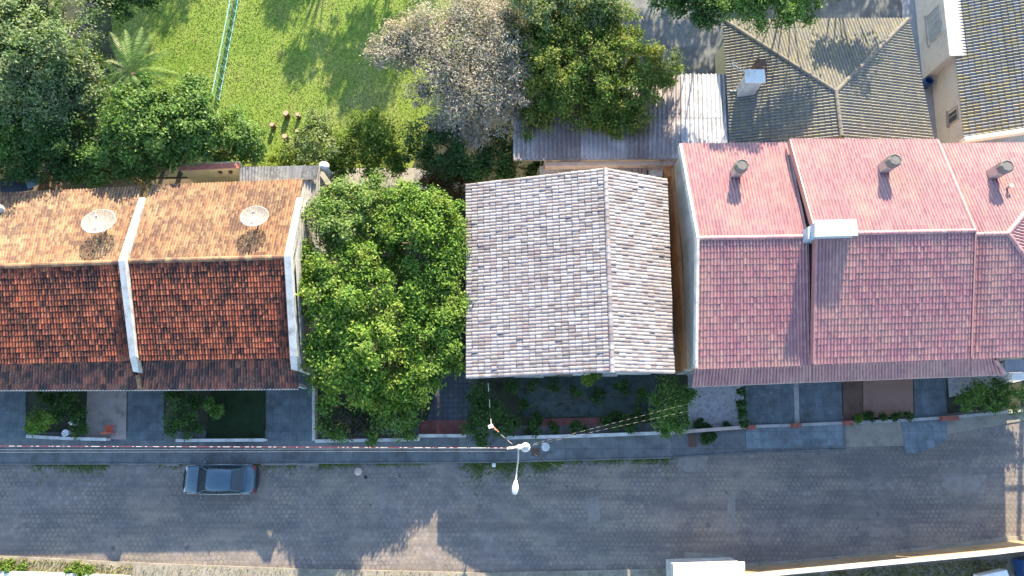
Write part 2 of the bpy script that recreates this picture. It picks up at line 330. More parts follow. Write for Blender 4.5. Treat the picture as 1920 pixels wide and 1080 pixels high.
def drive(name, pts, z, m): structure(name, poly(MB(), pts, z), M[m])
drive('driveway', [(-90, 700), (48, 700), (48, 821), (-90, 822)], .135, 'slate')
drive('path', [(165, 700), (238, 700), (236, 824), (160, 822)], .14, 'pathc')
drive('driveway', [(239, 700), (307, 700), (307, 826), (239, 826)], .13, 'slate')
drive('driveway', [(498, 700), (585, 690), (585, 827), (499, 827)], .13, 'slate')
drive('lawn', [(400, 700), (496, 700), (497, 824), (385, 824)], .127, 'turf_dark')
drive('path', [(800, 790), (876, 790), (900, 690), (830, 690)], .13, 'slate_rough')
drive('step', [(787, 788), (875, 788), (875, 818), (787, 818)], .16, 'brickpath')
drive('path', [(955, 700), (1235, 700), (1225, 776), (985, 784)], .125, 'mossy')
drive('brick_edging', [(1000, 785), (1125, 783), (1125, 797), (1000, 799)], .15, 'brickpath')
drive('gravel_bed', [(1290, 700), (1392, 700), (1398, 800), (1290, 806)], .13, 'gravel')
drive('driveway', [(1396, 690), (1487, 690), (1490, 797), (1400, 800)], .135, 'slate')
drive('driveway', [(1497, 690), (1577, 690), (1580, 793), (1500, 796)], .135, 'slate')
drive('path', [(1487.5, 690), (1496.5, 690), (1499.5, 796), (1490.5, 797)], .132, 'concrete')
drive('planting_bed', [(1579, 690), (1617, 690), (1618, 792), (1582, 793)], .14, 'brown_floor')
drive('terrace', [(1618.5, 690), (1711, 690), (1713, 780), (1619, 783)], .15, 'terracotta_floor')
drive('driveway', [(1713, 690), (1773, 690), (1776, 786), (1715, 789)], .14, 'slate')
drive('path', [(1775, 680), (1925, 680), (1925, 712), (1780, 745)], .13, 'gravel')
drive('driveway_apron', [(1398, 802), (1580, 795), (1582, 834), (1400, 842)], .15, 'slate_light')
drive('driveway_apron', [(1690, 790), (1776, 788), (1776, 826), (1752, 838), (1722, 850), (1698, 850)], .075, 'slate_light')

for pts in ([(1272, 852), (1330, 850), (1322, 878), (1290, 886), (1270, 872)], [(1100, 935), (1122, 932), (1126, 978), (1104, 982)], [(1770, 895), (1850, 890), (1845, 925), (1800, 922), (1765, 912)], [(1365, 925), (1378, 925), (1380, 1000), (1362, 1000)], [(1285, 1035), (1355, 1040), (1350, 1060), (1282, 1062)]):
    structure('road_patch', MB().add([P(x, y, .008) for x, y in pts][::-1], [tuple(range(len(pts)))]), M['patch'])
for pts in ([(232, 866), (330, 866), (338, 874), (310, 874), (300, 871), (240, 873)], [(486, 864), (600, 864), (596, 875), (560, 872), (490, 873)]):
    structure('kerb_ramp', poly(MB(), pts, .10), M['patch'])

# ------------------------------------------------------------------ roofs
PROF = np.array([(0, 0), (.13, .62), (.31, 1.0), (.49, .62), (.62, 0), (.81, -.75), (1.0, 0)])
PROF_MID = np.array([(0, 0), (.13, .62), (.31, 1.0), (.49, .62), (.62, 0), (.81, -.4), (1.0, 0)])
PROF_FLAT = np.array([(0, 0), (.10, .55), (.32, 1.0), (.58, .95), (.80, .55), (.92, .05), (1.0, -.1)])
def tile_mesh(EL, ER, RR, RL, nc, nr, amp=.05, lift=.045, over=.18, thick=.10, clips=(), jit=.008, PROF=PROF):
    EL, ER, RR, RL = [np.array(p, float) for p in (EL, ER, RR, RL)]
    n = np.cross(ER-EL, RL-EL); n /= np.linalg.norm(n)
    if n[2] < 0: n = -n
    jj, ii = np.meshgrid(np.arange(nr), np.arange(nc), indexing='ij'); jj = jj.ravel(); ii = ii.ravel(); N = len(ii)
    U = (ii[:, None]+PROF[None, :, 0])/nc
    def B(u, v): return ((1-v)*(1-u))[..., None]*EL+((1-v)*u)[..., None]*ER+(v*u)[..., None]*RR+(v*(1-u))[..., None]*RL
    jv = rng.normal(0, .035, N)*(jj > 0)
    v0 = ((jj+jv-over)/nr); v1 = (jj+1.0)/nr
    V0 = np.broadcast_to(v0[:, None], U.shape); V1 = np.broadcast_to(v1[:, None], U.shape)
    jz = rng.normal(0, jit, N)
    lo = B(U, V0)+n*((PROF[None, :, 1]*amp+lift+jz[:, None]))[..., None]
    hi = B(U, V1)+n*((PROF[None, :, 1]*amp*.9+jz[:, None]*.3))[..., None]
    m = len(PROF); V = np.concatenate([lo, hi], axis=1).reshape(-1, 3)
    base = (np.arange(N)*2*m)[:, None, None]
    q = np.stack([np.arange(m-1), np.arange(1, m), m+np.arange(1, m), m+np.arange(m-1)], axis=1)[None]
    F = (base+q).reshape(-1, 4)
    mb = MB(); mb.add(V, F.tolist())
    q4 = [EL, ER, RR, RL]; mb.prism([p-n*(thick+.06) for p in q4], [p-n*.06 for p in q4])
    return mb, n
def roof(name, EL, ER, RR, RL, mat, parent, pitch=.165, course=.31, clips=(), label=None, **kw):
    w = (np.linalg.norm(np.array(ER)-EL)+np.linalg.norm(np.array(RR)-RL))/2; h = (np.linalg.norm(np.array(RL)-EL)+np.linalg.norm(np.array(RR)-ER))/2
    mb, n = tile_mesh(EL, ER, RR, RL, max(1, round(w/pitch)), max(1, round(h/course)), **kw)
    o = mb.build(name, mat, parent, smooth=False, recalc=False, label=label)
    if clips:
        bm = bmesh.new(); bm.from_mesh(o.data); og = origin(parent)
        for co, no in clips:
            g = bm.verts[:]+bm.edges[:]+bm.faces[:]
            bmesh.ops.bisect_plane(bm, geom=g, plane_co=Vector(np.array(co)-og), plane_no=Vector(no), clear_outer=True)
        bm.to_mesh(o.data); bm.free()
    return o
def caps(p0, p1, r=.13, step=.36, nseg=5):
    p0 = np.array(p0, float); p1 = np.array(p1, float); d = p1-p0; Ln = np.linalg.norm(d); d /= Ln; k = max(1, int(Ln/step)); mb = MB()
    side = np.cross(d, [0, 0, 1.0]); side /= np.linalg.norm(side); upv = np.cross(side, d)
    for i in range(k):
        a = p0+d*(i*Ln/k-.04); b = p0+d*((i+1)*Ln/k); V = []
        for q, rr in ((a, r*1.1), (b, r*.92)):
            for s in range(nseg+1):
                t = math.pi*s/nseg; V.append(q+side*rr*math.cos(t)+upv*(rr*.8*math.sin(t)-.02))
        mb.add(V, [(s, s+1, nseg+2+s, nseg+1+s) for s in range(nseg)]+[tuple(range(nseg+1))])
    return mb
def corrugated(name, EL, ER, RR, RL, mat, parent, wave=.18, amp=.035, panels_v=2, per=5, label=None):
    EL, ER, RR, RL = [np.array(p, float) for p in (EL, ER, RR, RL)]
    n = np.cross(ER-EL, RL-EL); n /= np.linalg.norm(n); n = n if n[2] > 0 else -n
    w = np.linalg.norm(ER-EL); nw = max(per, int(w/wave)); mb = MB(); seg = 6
    B = lambda u, v: (1-v)*((1-u)*EL+u*ER)+v*((1-u)*RL+u*RR)
    for k in range(0, nw, per):
        for j in range(panels_v):
            V = []; c = min(per, nw-k)*seg+1; off = .012*j+.006*((k//per) % 2)+random.uniform(0, .006)
            for v in (j/panels_v-(.02 if j else 0), (j+1)/panels_v):
                for s in range(c):
                    u = (k+s/seg)/nw; V.append(B(min(u, 1.0), v)+n*(amp*math.sin(2*math.pi*s/seg)+off+(.02 if v == j/panels_v else 0)))
            mb.add(V, [(s, s+1, c+s+1, c+s) for s in range(c-1)])
    q = [EL, ER, RR, RL]; mb.prism([p-n*.10 for p in q], [p-n*.045 for p in q])
    return mb.build(name, mat, parent, recalc=False, label=label)
def inset(pts, d):          # shrink a plan quad towards its centre
    c = sum(pts)/len(pts); out = []
    for p in pts:
        v = p-c; q = p.copy(); q[0] -= math.copysign(d, v[0]) if abs(v[0]) > d else 0; q[1] -= math.copysign(d, v[1]) if abs(v[1]) > d else 0; out.append(q)
    return out
def gable_walls(FL, FR, BR, BL, RL, RR, mat, parent, ins=.3, drop=.22, z0=0.0, ends=None):
    FL, FR, BR, BL = inset([np.array(p, float) for p in (FL, FR, BR, BL)], ins)
    RL = np.array(RL, float).copy(); RR = np.array(RR, float).copy()
    cx = (FL[0]+FR[0]+BL[0]+BR[0])/4
    RL[0] += ins*(1 if RL[0] < cx else -1); RR[0] += ins*(1 if RR[0] < cx else -1)
    top = [p-np.array([0, 0, drop]) for p in (FL, FR, RR, BR, BL, RL)]; bot = [np.array([p[0], p[1], z0]) for p in top]
    return MB().add(bot+top, [(0, 1, 7, 6), (1, 2, 8, 7), (2, 3, 9, 8), (3, 4, 10, 9), (4, 5, 11, 10), (5, 0, 6, 11), (6, 7, 8, 11), (11, 8, 9, 10), (5, 4, 3, 2, 1, 0)]).build('wall', mat, parent)
def parapet(pts, w, h, mat, parent, name='parapet', label=None, below=.35):   # pts: centre line along the roof
    mb = MB(); pts = [np.array(p, float) for p in pts]; V = []
    for i, p in enumerate(pts):
        d = pts[min(i+1, len(pts)-1)]-pts[max(i-1, 0)]; s = np.array([-d[1], d[0], 0]); s /= np.linalg.norm(s)
        for a, z in ((w/2, -below), (w/2, h), (-w/2, h), (-w/2, -below)): V.append(p+s*a+np.array([0, 0, z]))
    F = [(4*i+k, 4*i+(k+1) % 4, 4*i+4+(k+1) % 4, 4*i+4+k) for i in range(len(pts)-1) for k in range(4)]
    F += [(0, 1, 2, 3), tuple(4*len(pts)-4+k for k in (3, 2, 1, 0))]
    return mb.add(V, F).build(name, mat, parent, label=label)
def lerp(a, b, t): return np.array(a)*(1-t)+np.array(b)*t
def window(c, w, h, nrm, parent, frame=None, panes=2, depth=.06, glass=None):   # upright window facing nrm (horizontal)
    n = np.array([nrm[0], nrm[1], 0.0]); n /= np.linalg.norm(n); s = np.array([-n[1], n[0], 0]); c = np.array(c, float); z = np.array([0, 0, 1.0])
    def bar(mb, u0, u1, z0, z1, d0, d1):
        b = [c+s*u+n*d+z*z0 for u, d in ((u0, d0), (u1, d0), (u1, d1), (u0, d1))]; mb.prism(b, [p+z*(z1-z0) for p in b])
    mb = MB(); t = .07
    for u0, u1, z0, z1 in ((-w/2, -w/2+t, -h/2, h/2), (w/2-t, w/2, -h/2, h/2), (-w/2+t, w/2-t, h/2-t, h/2), (-w/2+t, w/2-t, -h/2, -h/2+t)): bar(mb, u0, u1, z0, z1, -.02, depth)
    for k in range(1, panes):
        u = -w/2+w*k/panes; bar(mb, u-t/3, u+t/3, -h/2+t, h/2-t, -.02, depth*.8)
    o = mb.build('window', frame or M['white'], parent)
    g = MB(); bar(g, -w/2+t, w/2-t, -h/2+t, h/2-t, 0.0, .015); g.build('pane', glass or M['glass'], o)
    sl = MB(); bar(sl, -w/2-.08, w/2+.08, -h/2-.07, -h/2-.002, 0.0, .14); sl.build('sill', M['concrete'], o); return o

# ---- row of two white-gabled houses with clay roofs (left)
hRl, hBr = 6.3, 4.6
def row_house(FLx, label, fl, fr, rl, rr, bl, br, pl, pr, ql, qr, par):
    FL, FR = P(*fl, hBr), P(*fr, hBr); RL, RR = P(*rl, hRl), P(*rr, hRl); BL, BR = P(*bl, 4.5), P(*br, 4.5)
    PL, PR = P(*pl, 3.35), P(*pr, 3.35); QL, QR = FL+np.array([0, .35, -.32]), FR+np.array([0, .35, -.32])
    base = ((FL+BR)/2)*np.array([1, 1, 0]); t = thing('row_house', base, label, 'house', 'terraced houses with clay tile roofs')
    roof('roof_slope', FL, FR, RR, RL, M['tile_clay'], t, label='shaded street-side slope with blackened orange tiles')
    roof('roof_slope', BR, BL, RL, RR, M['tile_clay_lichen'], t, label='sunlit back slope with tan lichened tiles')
    roof('porch_roof', PL, PR, QR, QL, M['tile_clay_mossy'], t, course=.42)
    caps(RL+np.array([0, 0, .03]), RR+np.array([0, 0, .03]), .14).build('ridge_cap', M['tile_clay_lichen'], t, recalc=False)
    gable_walls(FL+np.array([0, .4, 0]), FR+np.array([0, .4, 0]), BR, BL, RL, RR, M['white_dirty'], t, z0=.0)
    MB().tube([PL+np.array([0, -.06, -.04]), PR+np.array([0, -.06, -.04])], .055, 6).build('gutter', M['white'], t)
    for u in (.06, .5, .94):
        p = lerp(PL, PR, u)+np.array([0, .3, 0]); MB().box((p[0], p[1], 1.55), (.2, .2, 3.1)).build('porch_post', M['white_dirty'], t)
    FW = lerp(FL, FR, .35)+np.array([0, .70-.012, 0]); w1 = window((FW[0], FW[1], 1.5), 1.5, 1.2, (0, -1), t)
    D = lerp(FL, FR, .7)+np.array([0, .67, 0]); dr = MB().box((D[0], D[1], 1.05), (.9, .08, 2.1)).build('door', M['trunk'], t)
    MB().box((D[0]+.36, D[1]-.07, 1.0), (.12, .05, .03)).build('handle', M['steel'], dr)
    return t, FL, FR, RL, RR, BL, BR, PL, PR
L1 = row_house(0, 'clay-roofed terraced house at far left, cut by the photo edge',
    (-290, 688), (246, 674), (-290, 510), (225, 491), (-290, 378), (266, 351), (-290, 730), (256, 729), None, None, None)
L2 = row_house(0, 'terraced house with clay roof and white gable wall beside the leafy courtyard trees',
    (258, 674), (548, 669), (238, 490), (537, 482), (283, 349), (567, 338), (257, 729), (559, 727), None, None, None)
t1, t2 = L1[0], L2[0]
mid = [P(257, 698, 4.1), P(251, 670, 4.85), P(230, 490, 6.6), P(268, 372, 4.9)]
parapet(mid, .34, .12, M['white'], t2, label='white party wall standing between the two clay roofs')
rp = [P(553, 694, 4.15), P(551, 668, 4.85), P(540, 481, 6.6), P(563, 372, 4.9)]
parapet(rp, .36, .12, M['white'], t2, label='white gable parapet facing the trees')
gw = [p-np.array([0, 0, .3]) for p in rp]                                            # gable wall under the parapet
gx = np.array([.16, 0, 0]); MB().prism([np.array([p[0], p[1], 0]) for p in (gw[0], gw[2], gw[3])]+[np.array([p[0]+.30, p[1], 0]) for p in (gw[3], gw[2], gw[0])], list(gw[0:1])+[gw[2], gw[3]]+[gw[3]+np.array([.30, 0, 0]), gw[2]+np.array([.30, 0, 0]), gw[0]+np.array([.30, 0, 0])]).build('wall', M['white'], t2, label='white gable wall')
q = lerp(gw[0], gw[2], .14); window((q[0]+.30, q[1], 1.7), 1.1, 1.3, (1, .02), t2, frame=M['white_dirty'])
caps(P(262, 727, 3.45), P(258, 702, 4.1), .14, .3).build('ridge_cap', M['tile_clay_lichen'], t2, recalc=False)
sheet = corrugated('side_roof', P(600, 405, 2.9), P(560, 405, 3.2), P(572, 312, 3.2), P(600, 312, 2.9), M['corr_grey'], t2, panels_v=1, per=3)

# ---- hip, ridge and step pieces of the pink terrace (right)
def town_house(label, EL, ER, RR, RL, BR, BL):
    base = ((EL+BR)/2)*np.array([1, 1, 0]); t = thing('town_house', base, label, 'house', 'terrace of pink-roofed town houses')
    return t
def pv(p, z): return p+np.array([0, 0, z])
A = dict(EL=P(1305, 690, 5.85), ER=P(1521, 683, 5.85), RL=P(1308, 447, 7.25), RR=P(1516, 444, 7.25), BL=P(1275, 271, 5.7), BR=P(1479, 269, 5.7))
Bh = dict(EL=P(1525, 681, 6.4), ER=P(1820, 670, 6.4), RL=P(1530, 439, 7.9), RR=P(1828, 433, 7.9), BL=P(1481, 262, 6.35), BR=P(1757, 263, 6.35))
Ch = dict(EL=P(1821, 671, 6.1), ER=P(2052, 661, 6.1), RL=P(1830, 440, 7.55), RR=P(1889, 438, 7.55), BL=P(1758, 271, 6.0), BR=P(2030, 268, 6.0))
TH = []
for d, lab in ((A, 'pink-roofed town house at the left end of the terrace, next to the bleached grey roof'),
               (Bh, 'middle town house of the pink terrace, white boxed hatch on its ridge'),
               (Ch, 'pink-roofed town house with a hipped end, at the right edge of the photo')):
    t = town_house(lab, **d); TH.append(t)
    hip = d is Ch
    fclip = bclip = ()
    if hip:
        nf = np.cross(d['ER']-d['RR'], [0, 0, 1.0]); nf = nf if nf[0] > 0 else -nf
        nb = np.cross(d['BR']-d['RR'], [0, 0, 1.0]); nb = nb if nb[0] > 0 else -nb
        fclip = [(d['RR'], nf)]; bclip = [(d['RR'], nb)]
        RX = d['RL']+(d['RR']-d['RL'])*((d['ER'][0]-d['RL'][0])/(d['RR'][0]-d['RL'][0])); RB = d['RL']+(d['RR']-d['RL'])*((d['BR'][0]-d['RL'][0])/(d['RR'][0]-d['RL'][0]))
    else: RX = RB = d['RR']
    roof('roof_slope', d['EL'], d['ER'], RX, d['RL'], M['tile_pink'], t, pitch=.18, course=.345, clips=fclip, jit=.007, lift=.022, amp=.058, PROF=PROF_MID, label='street-side slope in deeper pink')
    roof('roof_slope', d['BR'], d['BL'], d['RL'], RB, M['tile_pink'], t, pitch=.18, course=.345, clips=bclip, jit=.007, lift=.022, amp=.058, PROF=PROF_MID, label='sunlit salmon back slope')
    if hip:
        # end slope: base along the right eave, apex at the ridge end
        a, b, r = d['ER'], d['BR'], d['RR']; mid_ = (a+b)/2; off = r-lerp(a, b, np.dot(r-a, b-a)/np.dot(b-a, b-a))
        n1 = np.cross(r-a, [0, 0, 1.0]); n1 = n1 if np.dot(n1, b-a) < 0 else -n1
        n2 = np.cross(r-b, [0, 0, 1.0]); n2 = n2 if np.dot(n2, a-b) < 0 else -n2
        roof('roof_slope', a, b, b+off, a+off, M['tile_pink'], t, pitch=.18, course=.345, clips=[(a, n1), (b, n2)], jit=.003, label='triangular hipped end slope')
        caps(pv(a, .06), pv(r, .06), .13).build('hip_cap', M['tile_pink'], t, recalc=False); caps(pv(b, .06), pv(r, .06), .13).build('hip_cap', M['tile_pink'], t, recalc=False)
        pts = inset([a, b, d['BL'], d['EL']], .3); cen = lerp(d['RL'], d['RR'], .5)
        f4 = [pts[3], pts[0], pts[1], pts[2]]; rl = d['RL']+np.array([.3, 0, 0])
        top = [p-np.array([0, 0, .25]) for p in f4]+[rl-np.array([0, 0, .25]), r-np.array([0, 0, .25])]
        bot = [np.array([p[0], p[1], 0]) for p in f4]
        MB().add(bot+top, [(0, 1, 5, 4), (1, 2, 6, 5), (2, 3, 7, 6), (4, 5, 9, 8), (6, 7, 8, 9), (5, 6, 9), (3, 2, 1, 0)]).build('wall', M['pink_wall'], t)
    else:
        gable_walls(d['EL'], d['ER'], d['BR'], d['BL'], d['RL'], d['RR'], M['grey_wall'] if d is A else M['pink_wall'], t, ins=.22)
    caps(pv(d['RL'], .05), pv(d['RR'], .05), .12).build('ridge_cap', M['tile_pink'], t, recalc=False)
tA, tB, tC = TH
for t, d, ins in ((tA, A, .22), (tB, Bh, .22), (tC, Ch, .3)):
    k = d['ER']-d['EL']; nrm = np.array([k[1], -k[0]])
    for u, w in ((.26, 1.6), (.58, 1.2)):
        q = lerp(d['EL'], d['ER'], u)+np.array([0, ins, 0]); window((q[0], q[1], 1.5), w, 1.2, nrm, t)
    q = lerp(d['EL'], d['ER'], .42)+np.array([0, ins, 0]); dr = MB().box((q[0], q[1], 1.06), (.9, .12, 2.1), math.atan2(k[1], k[0])).build('door', M['trunk'], t)
    MB().box((q[0]+.34, q[1]-.09, 1.0), (.12, .05, .03)).build('handle', M['steel'], dr)
# white verge edge and two-tone side wall of the first town house
parapet([pv(A['EL'], .0), pv(A['RL'], .0), pv(A['BL'], .0)], .14, .13, M['white'], tA, 'verge_board', label='white board along the gable edge')
wl_ = [A['EL']+np.array([.14, .3, 0]), A['BL']+np.array([.14, -.3, 0])]
MB().slab([wl_[0]+np.array([-.02, 0, 0]), wl_[1]+np.array([-.02, 0, 0]), wl_[1]+np.array([.2, 0, 0]), wl_[0]+np.array([.2, 0, 0])], 0, 3.1).build('plinth', M['ochre_wall'], tA, label='orange brown painted lower wall')
# raised edge between first and second house
parapet([pv(Bh['EL'], 0), pv(Bh['RL'], 0), pv(Bh['BL'], 0)], .08, .06, M['tile_pink'], tB, 'verge_board', label='thin raised roof edge')
parapet([pv(Bh['ER'], 0), pv(Bh['RR'], 0), pv(Bh['BR'], 0)], .08, .09, M['tile_pink'], tB, 'verge_board')
# lean-to porch roof along the terrace
def porch(t, x0, y0, x1, y1, u0, v0, u1, v1, z=4.1):
    roof('porch_roof', P(x0, y0, z-.7), P(x1, y1, z-.7), P(u1, v1, z), P(u0, v0, z), M['tile_pink'], t, pitch=.18, course=.345, jit=.003)
    MB().tube([P(x0, y0, z-.75)+np.array([0, -.05, 0]), P(x1, y1, z-.75)+np.array([0, -.05, 0])], .05, 6).build('gutter', M['pink_wall'], t)
porch(tA, 1298, 723, 1523, 714, 1303, 684, 1523, 676)
porch(tB, 1524, 714, 1820, 703, 1524, 676, 1820, 666)
porch(tC, 1821, 703, 1884, 700, 1821, 666, 1870, 665)
caps(P(1884, 700, 3.5), P(1866, 674, 4.1), .12).build('hip_cap', M['tile_pink'], tC, recalc=False)
for t, x, y in ((tA, 1330, 712), (tA, 1480, 706), (tB, 1580, 702), (tB, 1760, 695), (tC, 1860, 692)):
    p = P(x, y, 3.2); MB().box((p[0], p[1], 1.6), (.22, .22, 3.2)).build('porch_post', M['pink_wall'], t)
# chimneys
def chimney(t, px, py, plane, h=.88, cap=.33):
    p = on_plane(px, py, *plane); c = MB().box((p[0], p[1], p[2]+h/2-.25), (.52, .52, h+.5)).build('chimney', M['pink_wall'], t)
    MB().lathe((p[0], p[1], p[2]+h), [(cap, 0.004), (cap+.05, .05), (cap+.05, .40), (cap*.92, .45), (cap*.9, .42)], 8).build('chimney_cap', M['cap'], c)
chimney(tA, 1378, 326, (A['BL'], A['BR'], A['RL'])); chimney(tB, 1655, 317, (Bh['BL'], Bh['BR'], Bh['RL'])); chimney(tC, 1859, 328, (Ch['BL'], Ch['BR'], Ch['RL']))
p = on_plane(1886, 353, Ch['BL'], Ch['BR'], Ch['RL']); MB().lathe((p[0], p[1], p[2]-.1), [(.07, 0), (.07, .45), (.14, .46), (.14, .55)], 8).build('vent_pipe', M['pink_wall'], tC)
# boxed hatch on the middle ridge
h0 = 8.55; hb = [P(1529, 441, h0), P(1606, 439, h0), P(1602, 414, h0), P(1529, 416, h0)]
hx = MB().prism([np.array([p[0], p[1], 6.9]) for p in hb], [p-np.array([0, 0, .12]) for p in hb]).build('roof_hatch', M['bluegrey'], tB)
corrugated('hatch_lid', hb[0]+np.array([-.06, -.08, 0]), hb[1]+np.array([.06, -.08, 0]), hb[2]+np.array([.06, .06, .12]), hb[3]+np.array([-.06, .06, .12]), M['white_clean'], hx, wave=.12, amp=.018, panels_v=1, per=40)
b4 = [P(1515, 448, 7.95), P(1526, 448, 7.95), P(1526, 424, 7.95), P(1515, 425, 7.95)]
MB().prism([np.array([p[0], p[1], 6.6]) for p in b4], b4).build('flashing', M['bluegrey'], tA)
# white boxed canopy beside the hipped house
cn = thing('entrance_canopy', P(1930, 690, 0), 'white flat canopy with grey roof behind it, at the right edge below the hipped roof', 'canopy')
MB().slab([P(1897, 713, 2.6), P(1935, 712, 2.6), P(1935, 698, 2.6), P(1897, 699, 2.6)], 2.35, 2.62).build('canopy_slab', M['white_clean'], cn)
MB().slab([P(1885, 698, 2.5), P(1935, 696, 2.5), P(1935, 673, 2.5), P(1885, 674, 2.5)], 2.3, 2.5).build('canopy_deck', M['alley'], cn)
for x, y in ((1901, 710), (1931, 709)):
    p = P(x, y, 2.3); MB().box((p[0], p[1]+.1, 1.175), (.14, .14, 2.349)).build('post', M['white'], cn)

# ---- bleached grey-tiled house in the middle
bl, br_, bf = P(876, 345, 3.0), P(1250, 335, 4.1), None
G = dict(EB=P(876, 345, 4.0), EF=P(877, 710, 4.0), RB=P(1135, 315, 6.1), RF=P(1148, 697, 6.1), WB=P(1248, 335, 4.95), WF=P(1262, 701, 4.95))
tg = thing('bungalow', ((G['EB']+G['WF'])/2)*np.array([1, 1, 0]), 'house under a wide bleached grey tile roof, between the courtyard trees and the pink terrace', 'house')
roof('roof_slope', G['EB'], G['EF'], G['RF'], G['RB'], M['tile_grey'], tg, pitch=.20, course=.37, jit=.016, amp=.030, lift=.06, PROF=PROF_FLAT, label='long left slope of bleached tiles')
roof('roof_slope', G['WF'], G['WB'], G['RB'], G['RF'], M['tile_grey'], tg, pitch=.20, course=.37, jit=.016, amp=.030, lift=.06, PROF=PROF_FLAT, label='short right slope of bleached tiles')
caps(pv(G['RF'], .05), pv(G['RB'], .05), .13, .4).build('ridge_cap', M['tile_grey'], tg, recalc=False)
MB().tube([pv(G['EB'], -.04)+np.array([-.05, 0, 0]), pv(G['EF'], -.04)+np.array([-.05, 0, 0])], .05, 6).build('gutter', M['white'], tg)
iF, iB = .45, .35
fl, fr = G['EF']+np.array([iB, iF, 0]), G['WF']+np.array([-iB, iF, 0]); bl, br_ = G['EB']+np.array([iB, -iF, 0]), G['WB']+np.array([-iB, -iF, 0])
rf, rb = G['RF']+np.array([0, iF, 0]), G['RB']+np.array([0, -iF, 0])
tp = [pv(p, -.2) for p in (fl, fr, br_, bl)]; tp = [pv(tp[0], .1), pv(tp[1], .1), pv(tp[2], .1), pv(tp[3], .1), pv(rf, -.22), pv(rb, -.22)]
bt = [np.array([p[0], p[1], 0]) for p in tp[:4]]
MB().add(bt+tp, [(0, 1, 5, 8, 4), (1, 2, 6, 5), (2, 3, 7, 9, 6), (3, 0, 4, 7), (4, 8, 9, 7), (8, 5, 6, 9), (3, 2, 1, 0)]).build('wall', M['white_dirty'], tg)
q = lerp(fl, fr, .3); window((q[0], q[1], 1.5), 1.6, 1.2, (0, -1), tg); q = lerp(fl, fr, .72); window((q[0], q[1], 1.5), 1.6, 1.2, (0, -1), tg)
q = lerp(fl, fr, .5); dd = MB().box((q[0], q[1], 1.05), (.95, .1, 2.1)).build('door', M['trunk'], tg); MB().box((q[0]+.38, q[1]-.075, 1.0), (.12, .04, .03)).build('handle', M['steel'], dd)

# ---- ochre hipped house behind the terrace
H5, H3 = 5.6, 3.7
ap = P(1567, 172, H5); rdir = P(1577, 256, H5); hl, hr = P(1357, 38, H3), P(1702, 36, H3)
yb = 17.75; ext = lambda a, b: a+(b-a)*((yb-a[1])/(b[1]-a[1]))
rbot = ext(ap, rdir); el = ext(hl, P(1371, 266, H3)); er = ext(hr, P(1748, 262, H3))
th = thing('hipped_house', ((el+hr)/2)*np.array([1, 1, 0]), 'house with ochre hipped tile roof dappled by tree shade, behind the pink terrace', 'house')
def flat_slope(a, b, c, mat, t, other, lab, pitch=.20, course=.33):           # slope with eave a-b, apex point(s) c; clip planes from other
    off = c-lerp(a, b, np.dot(c-a, b-a)/np.dot(b-a, b-a)); return roof('roof_slope', a, b, b+off, a+off, mat, t, pitch=pitch, course=course, clips=other, jit=.005, label=lab)
n1 = np.cross(ap-hl, [0, 0, 1.0]); n1 = n1 if n1[1] < 0 else -n1      # keep above hip line for the end slope
n2 = np.cross(ap-hr, [0, 0, 1.0]); n2 = n2 if n2[1] < 0 else -n2
flat_slope(hl, hr, ap, M['tile_ochre'], th, [(ap, n1), (ap, n2)], 'sunny sand-coloured end slope')
flat_slope(el, hl, ap, M['tile_ochre'], th, [(ap, -n1)], 'left slope under the chimney')
flat_slope(hr, er, ap, M['tile_ochre'], th, [(ap, -n2)], 'right slope of ochre tiles')
for a, b in ((hl, ap), (hr, ap), (rbot, ap)): caps(pv(a, .07), pv(b, .07), .12, .4).build('hip_cap', M['hipcap'], th, recalc=False)
w4 = inset([el, er, hr, hl], .45); bt = [np.array([p[0], p[1], 0]) for p in w4]; tp = [pv(p, -.1) for p in w4]+[pv(rbot, -.25)+np.array([0, .2, 0]), pv(ap, -.25)]
MB().add(bt+tp, [(0, 1, 5, 8, 4), (1, 2, 6, 5), (2, 3, 7, 6), (3, 0, 4, 7), (4, 8, 9, 7), (8, 5, 6, 9), (7, 9, 6), (3, 2, 1, 0)]).build('wall', M['cream'], th)
cp = on_plane(1398, 172, el, hl, rbot)
ch = MB().prism([cp+np.array([x, y, -.5]) for x, y in ((-.5, -.3), (.45, -.3), (.45, .35), (-.5, .35))], [cp+np.array([x, y, z]) for x, y, z in ((-.5, -.3, 1.7), (.45, -.3, 1.7), (.45, .35, 1.7), (-.5, .35, 1.7))]).build('chimney', M['white'], th, label='white box chimney with a brown cowl')
MB().box((cp[0]-.02, cp[1]+.03, cp[2]+1.77), (1.15, .85, .13)).build('chimney_cap', M['white_clean'], ch)
MB().box((cp[0]+.5, cp[1]+.85, cp[2]+.9), (.55, .8, 1.5)).build('cowl', M['brown_floor'], ch)
an = MB(); a0 = cp+np.array([-.7, .3, 0]); an.tube([a0-np.array([0, 0, .3]), a0+np.array([0, 0, 2.0])], .025, 5)
an.tube([a0+np.array([-.7, .5, 1.9]), a0+np.array([.35, -.25, 1.9])], .02, 5)
for k in range(6):
    c = a0+lerp(np.array([-.7, .5, 1.9]), np.array([.35, -.25, 1.9]), k/5); an.tube([c+np.array([-.14, -.2, 0]), c+np.array([.14, .2, 0])], .014, 4)
an.build('aerial', M['steel'], th)
MB().tube([on_plane(1368, 172, el, hl, rbot)+np.array([0, 0, .1]), on_plane(1392, 172, el, hl, rbot)+np.array([0, 0, .1]), cp+np.array([-.1, -.3, .2])], .04, 6).build('conduit', M['white'], th)

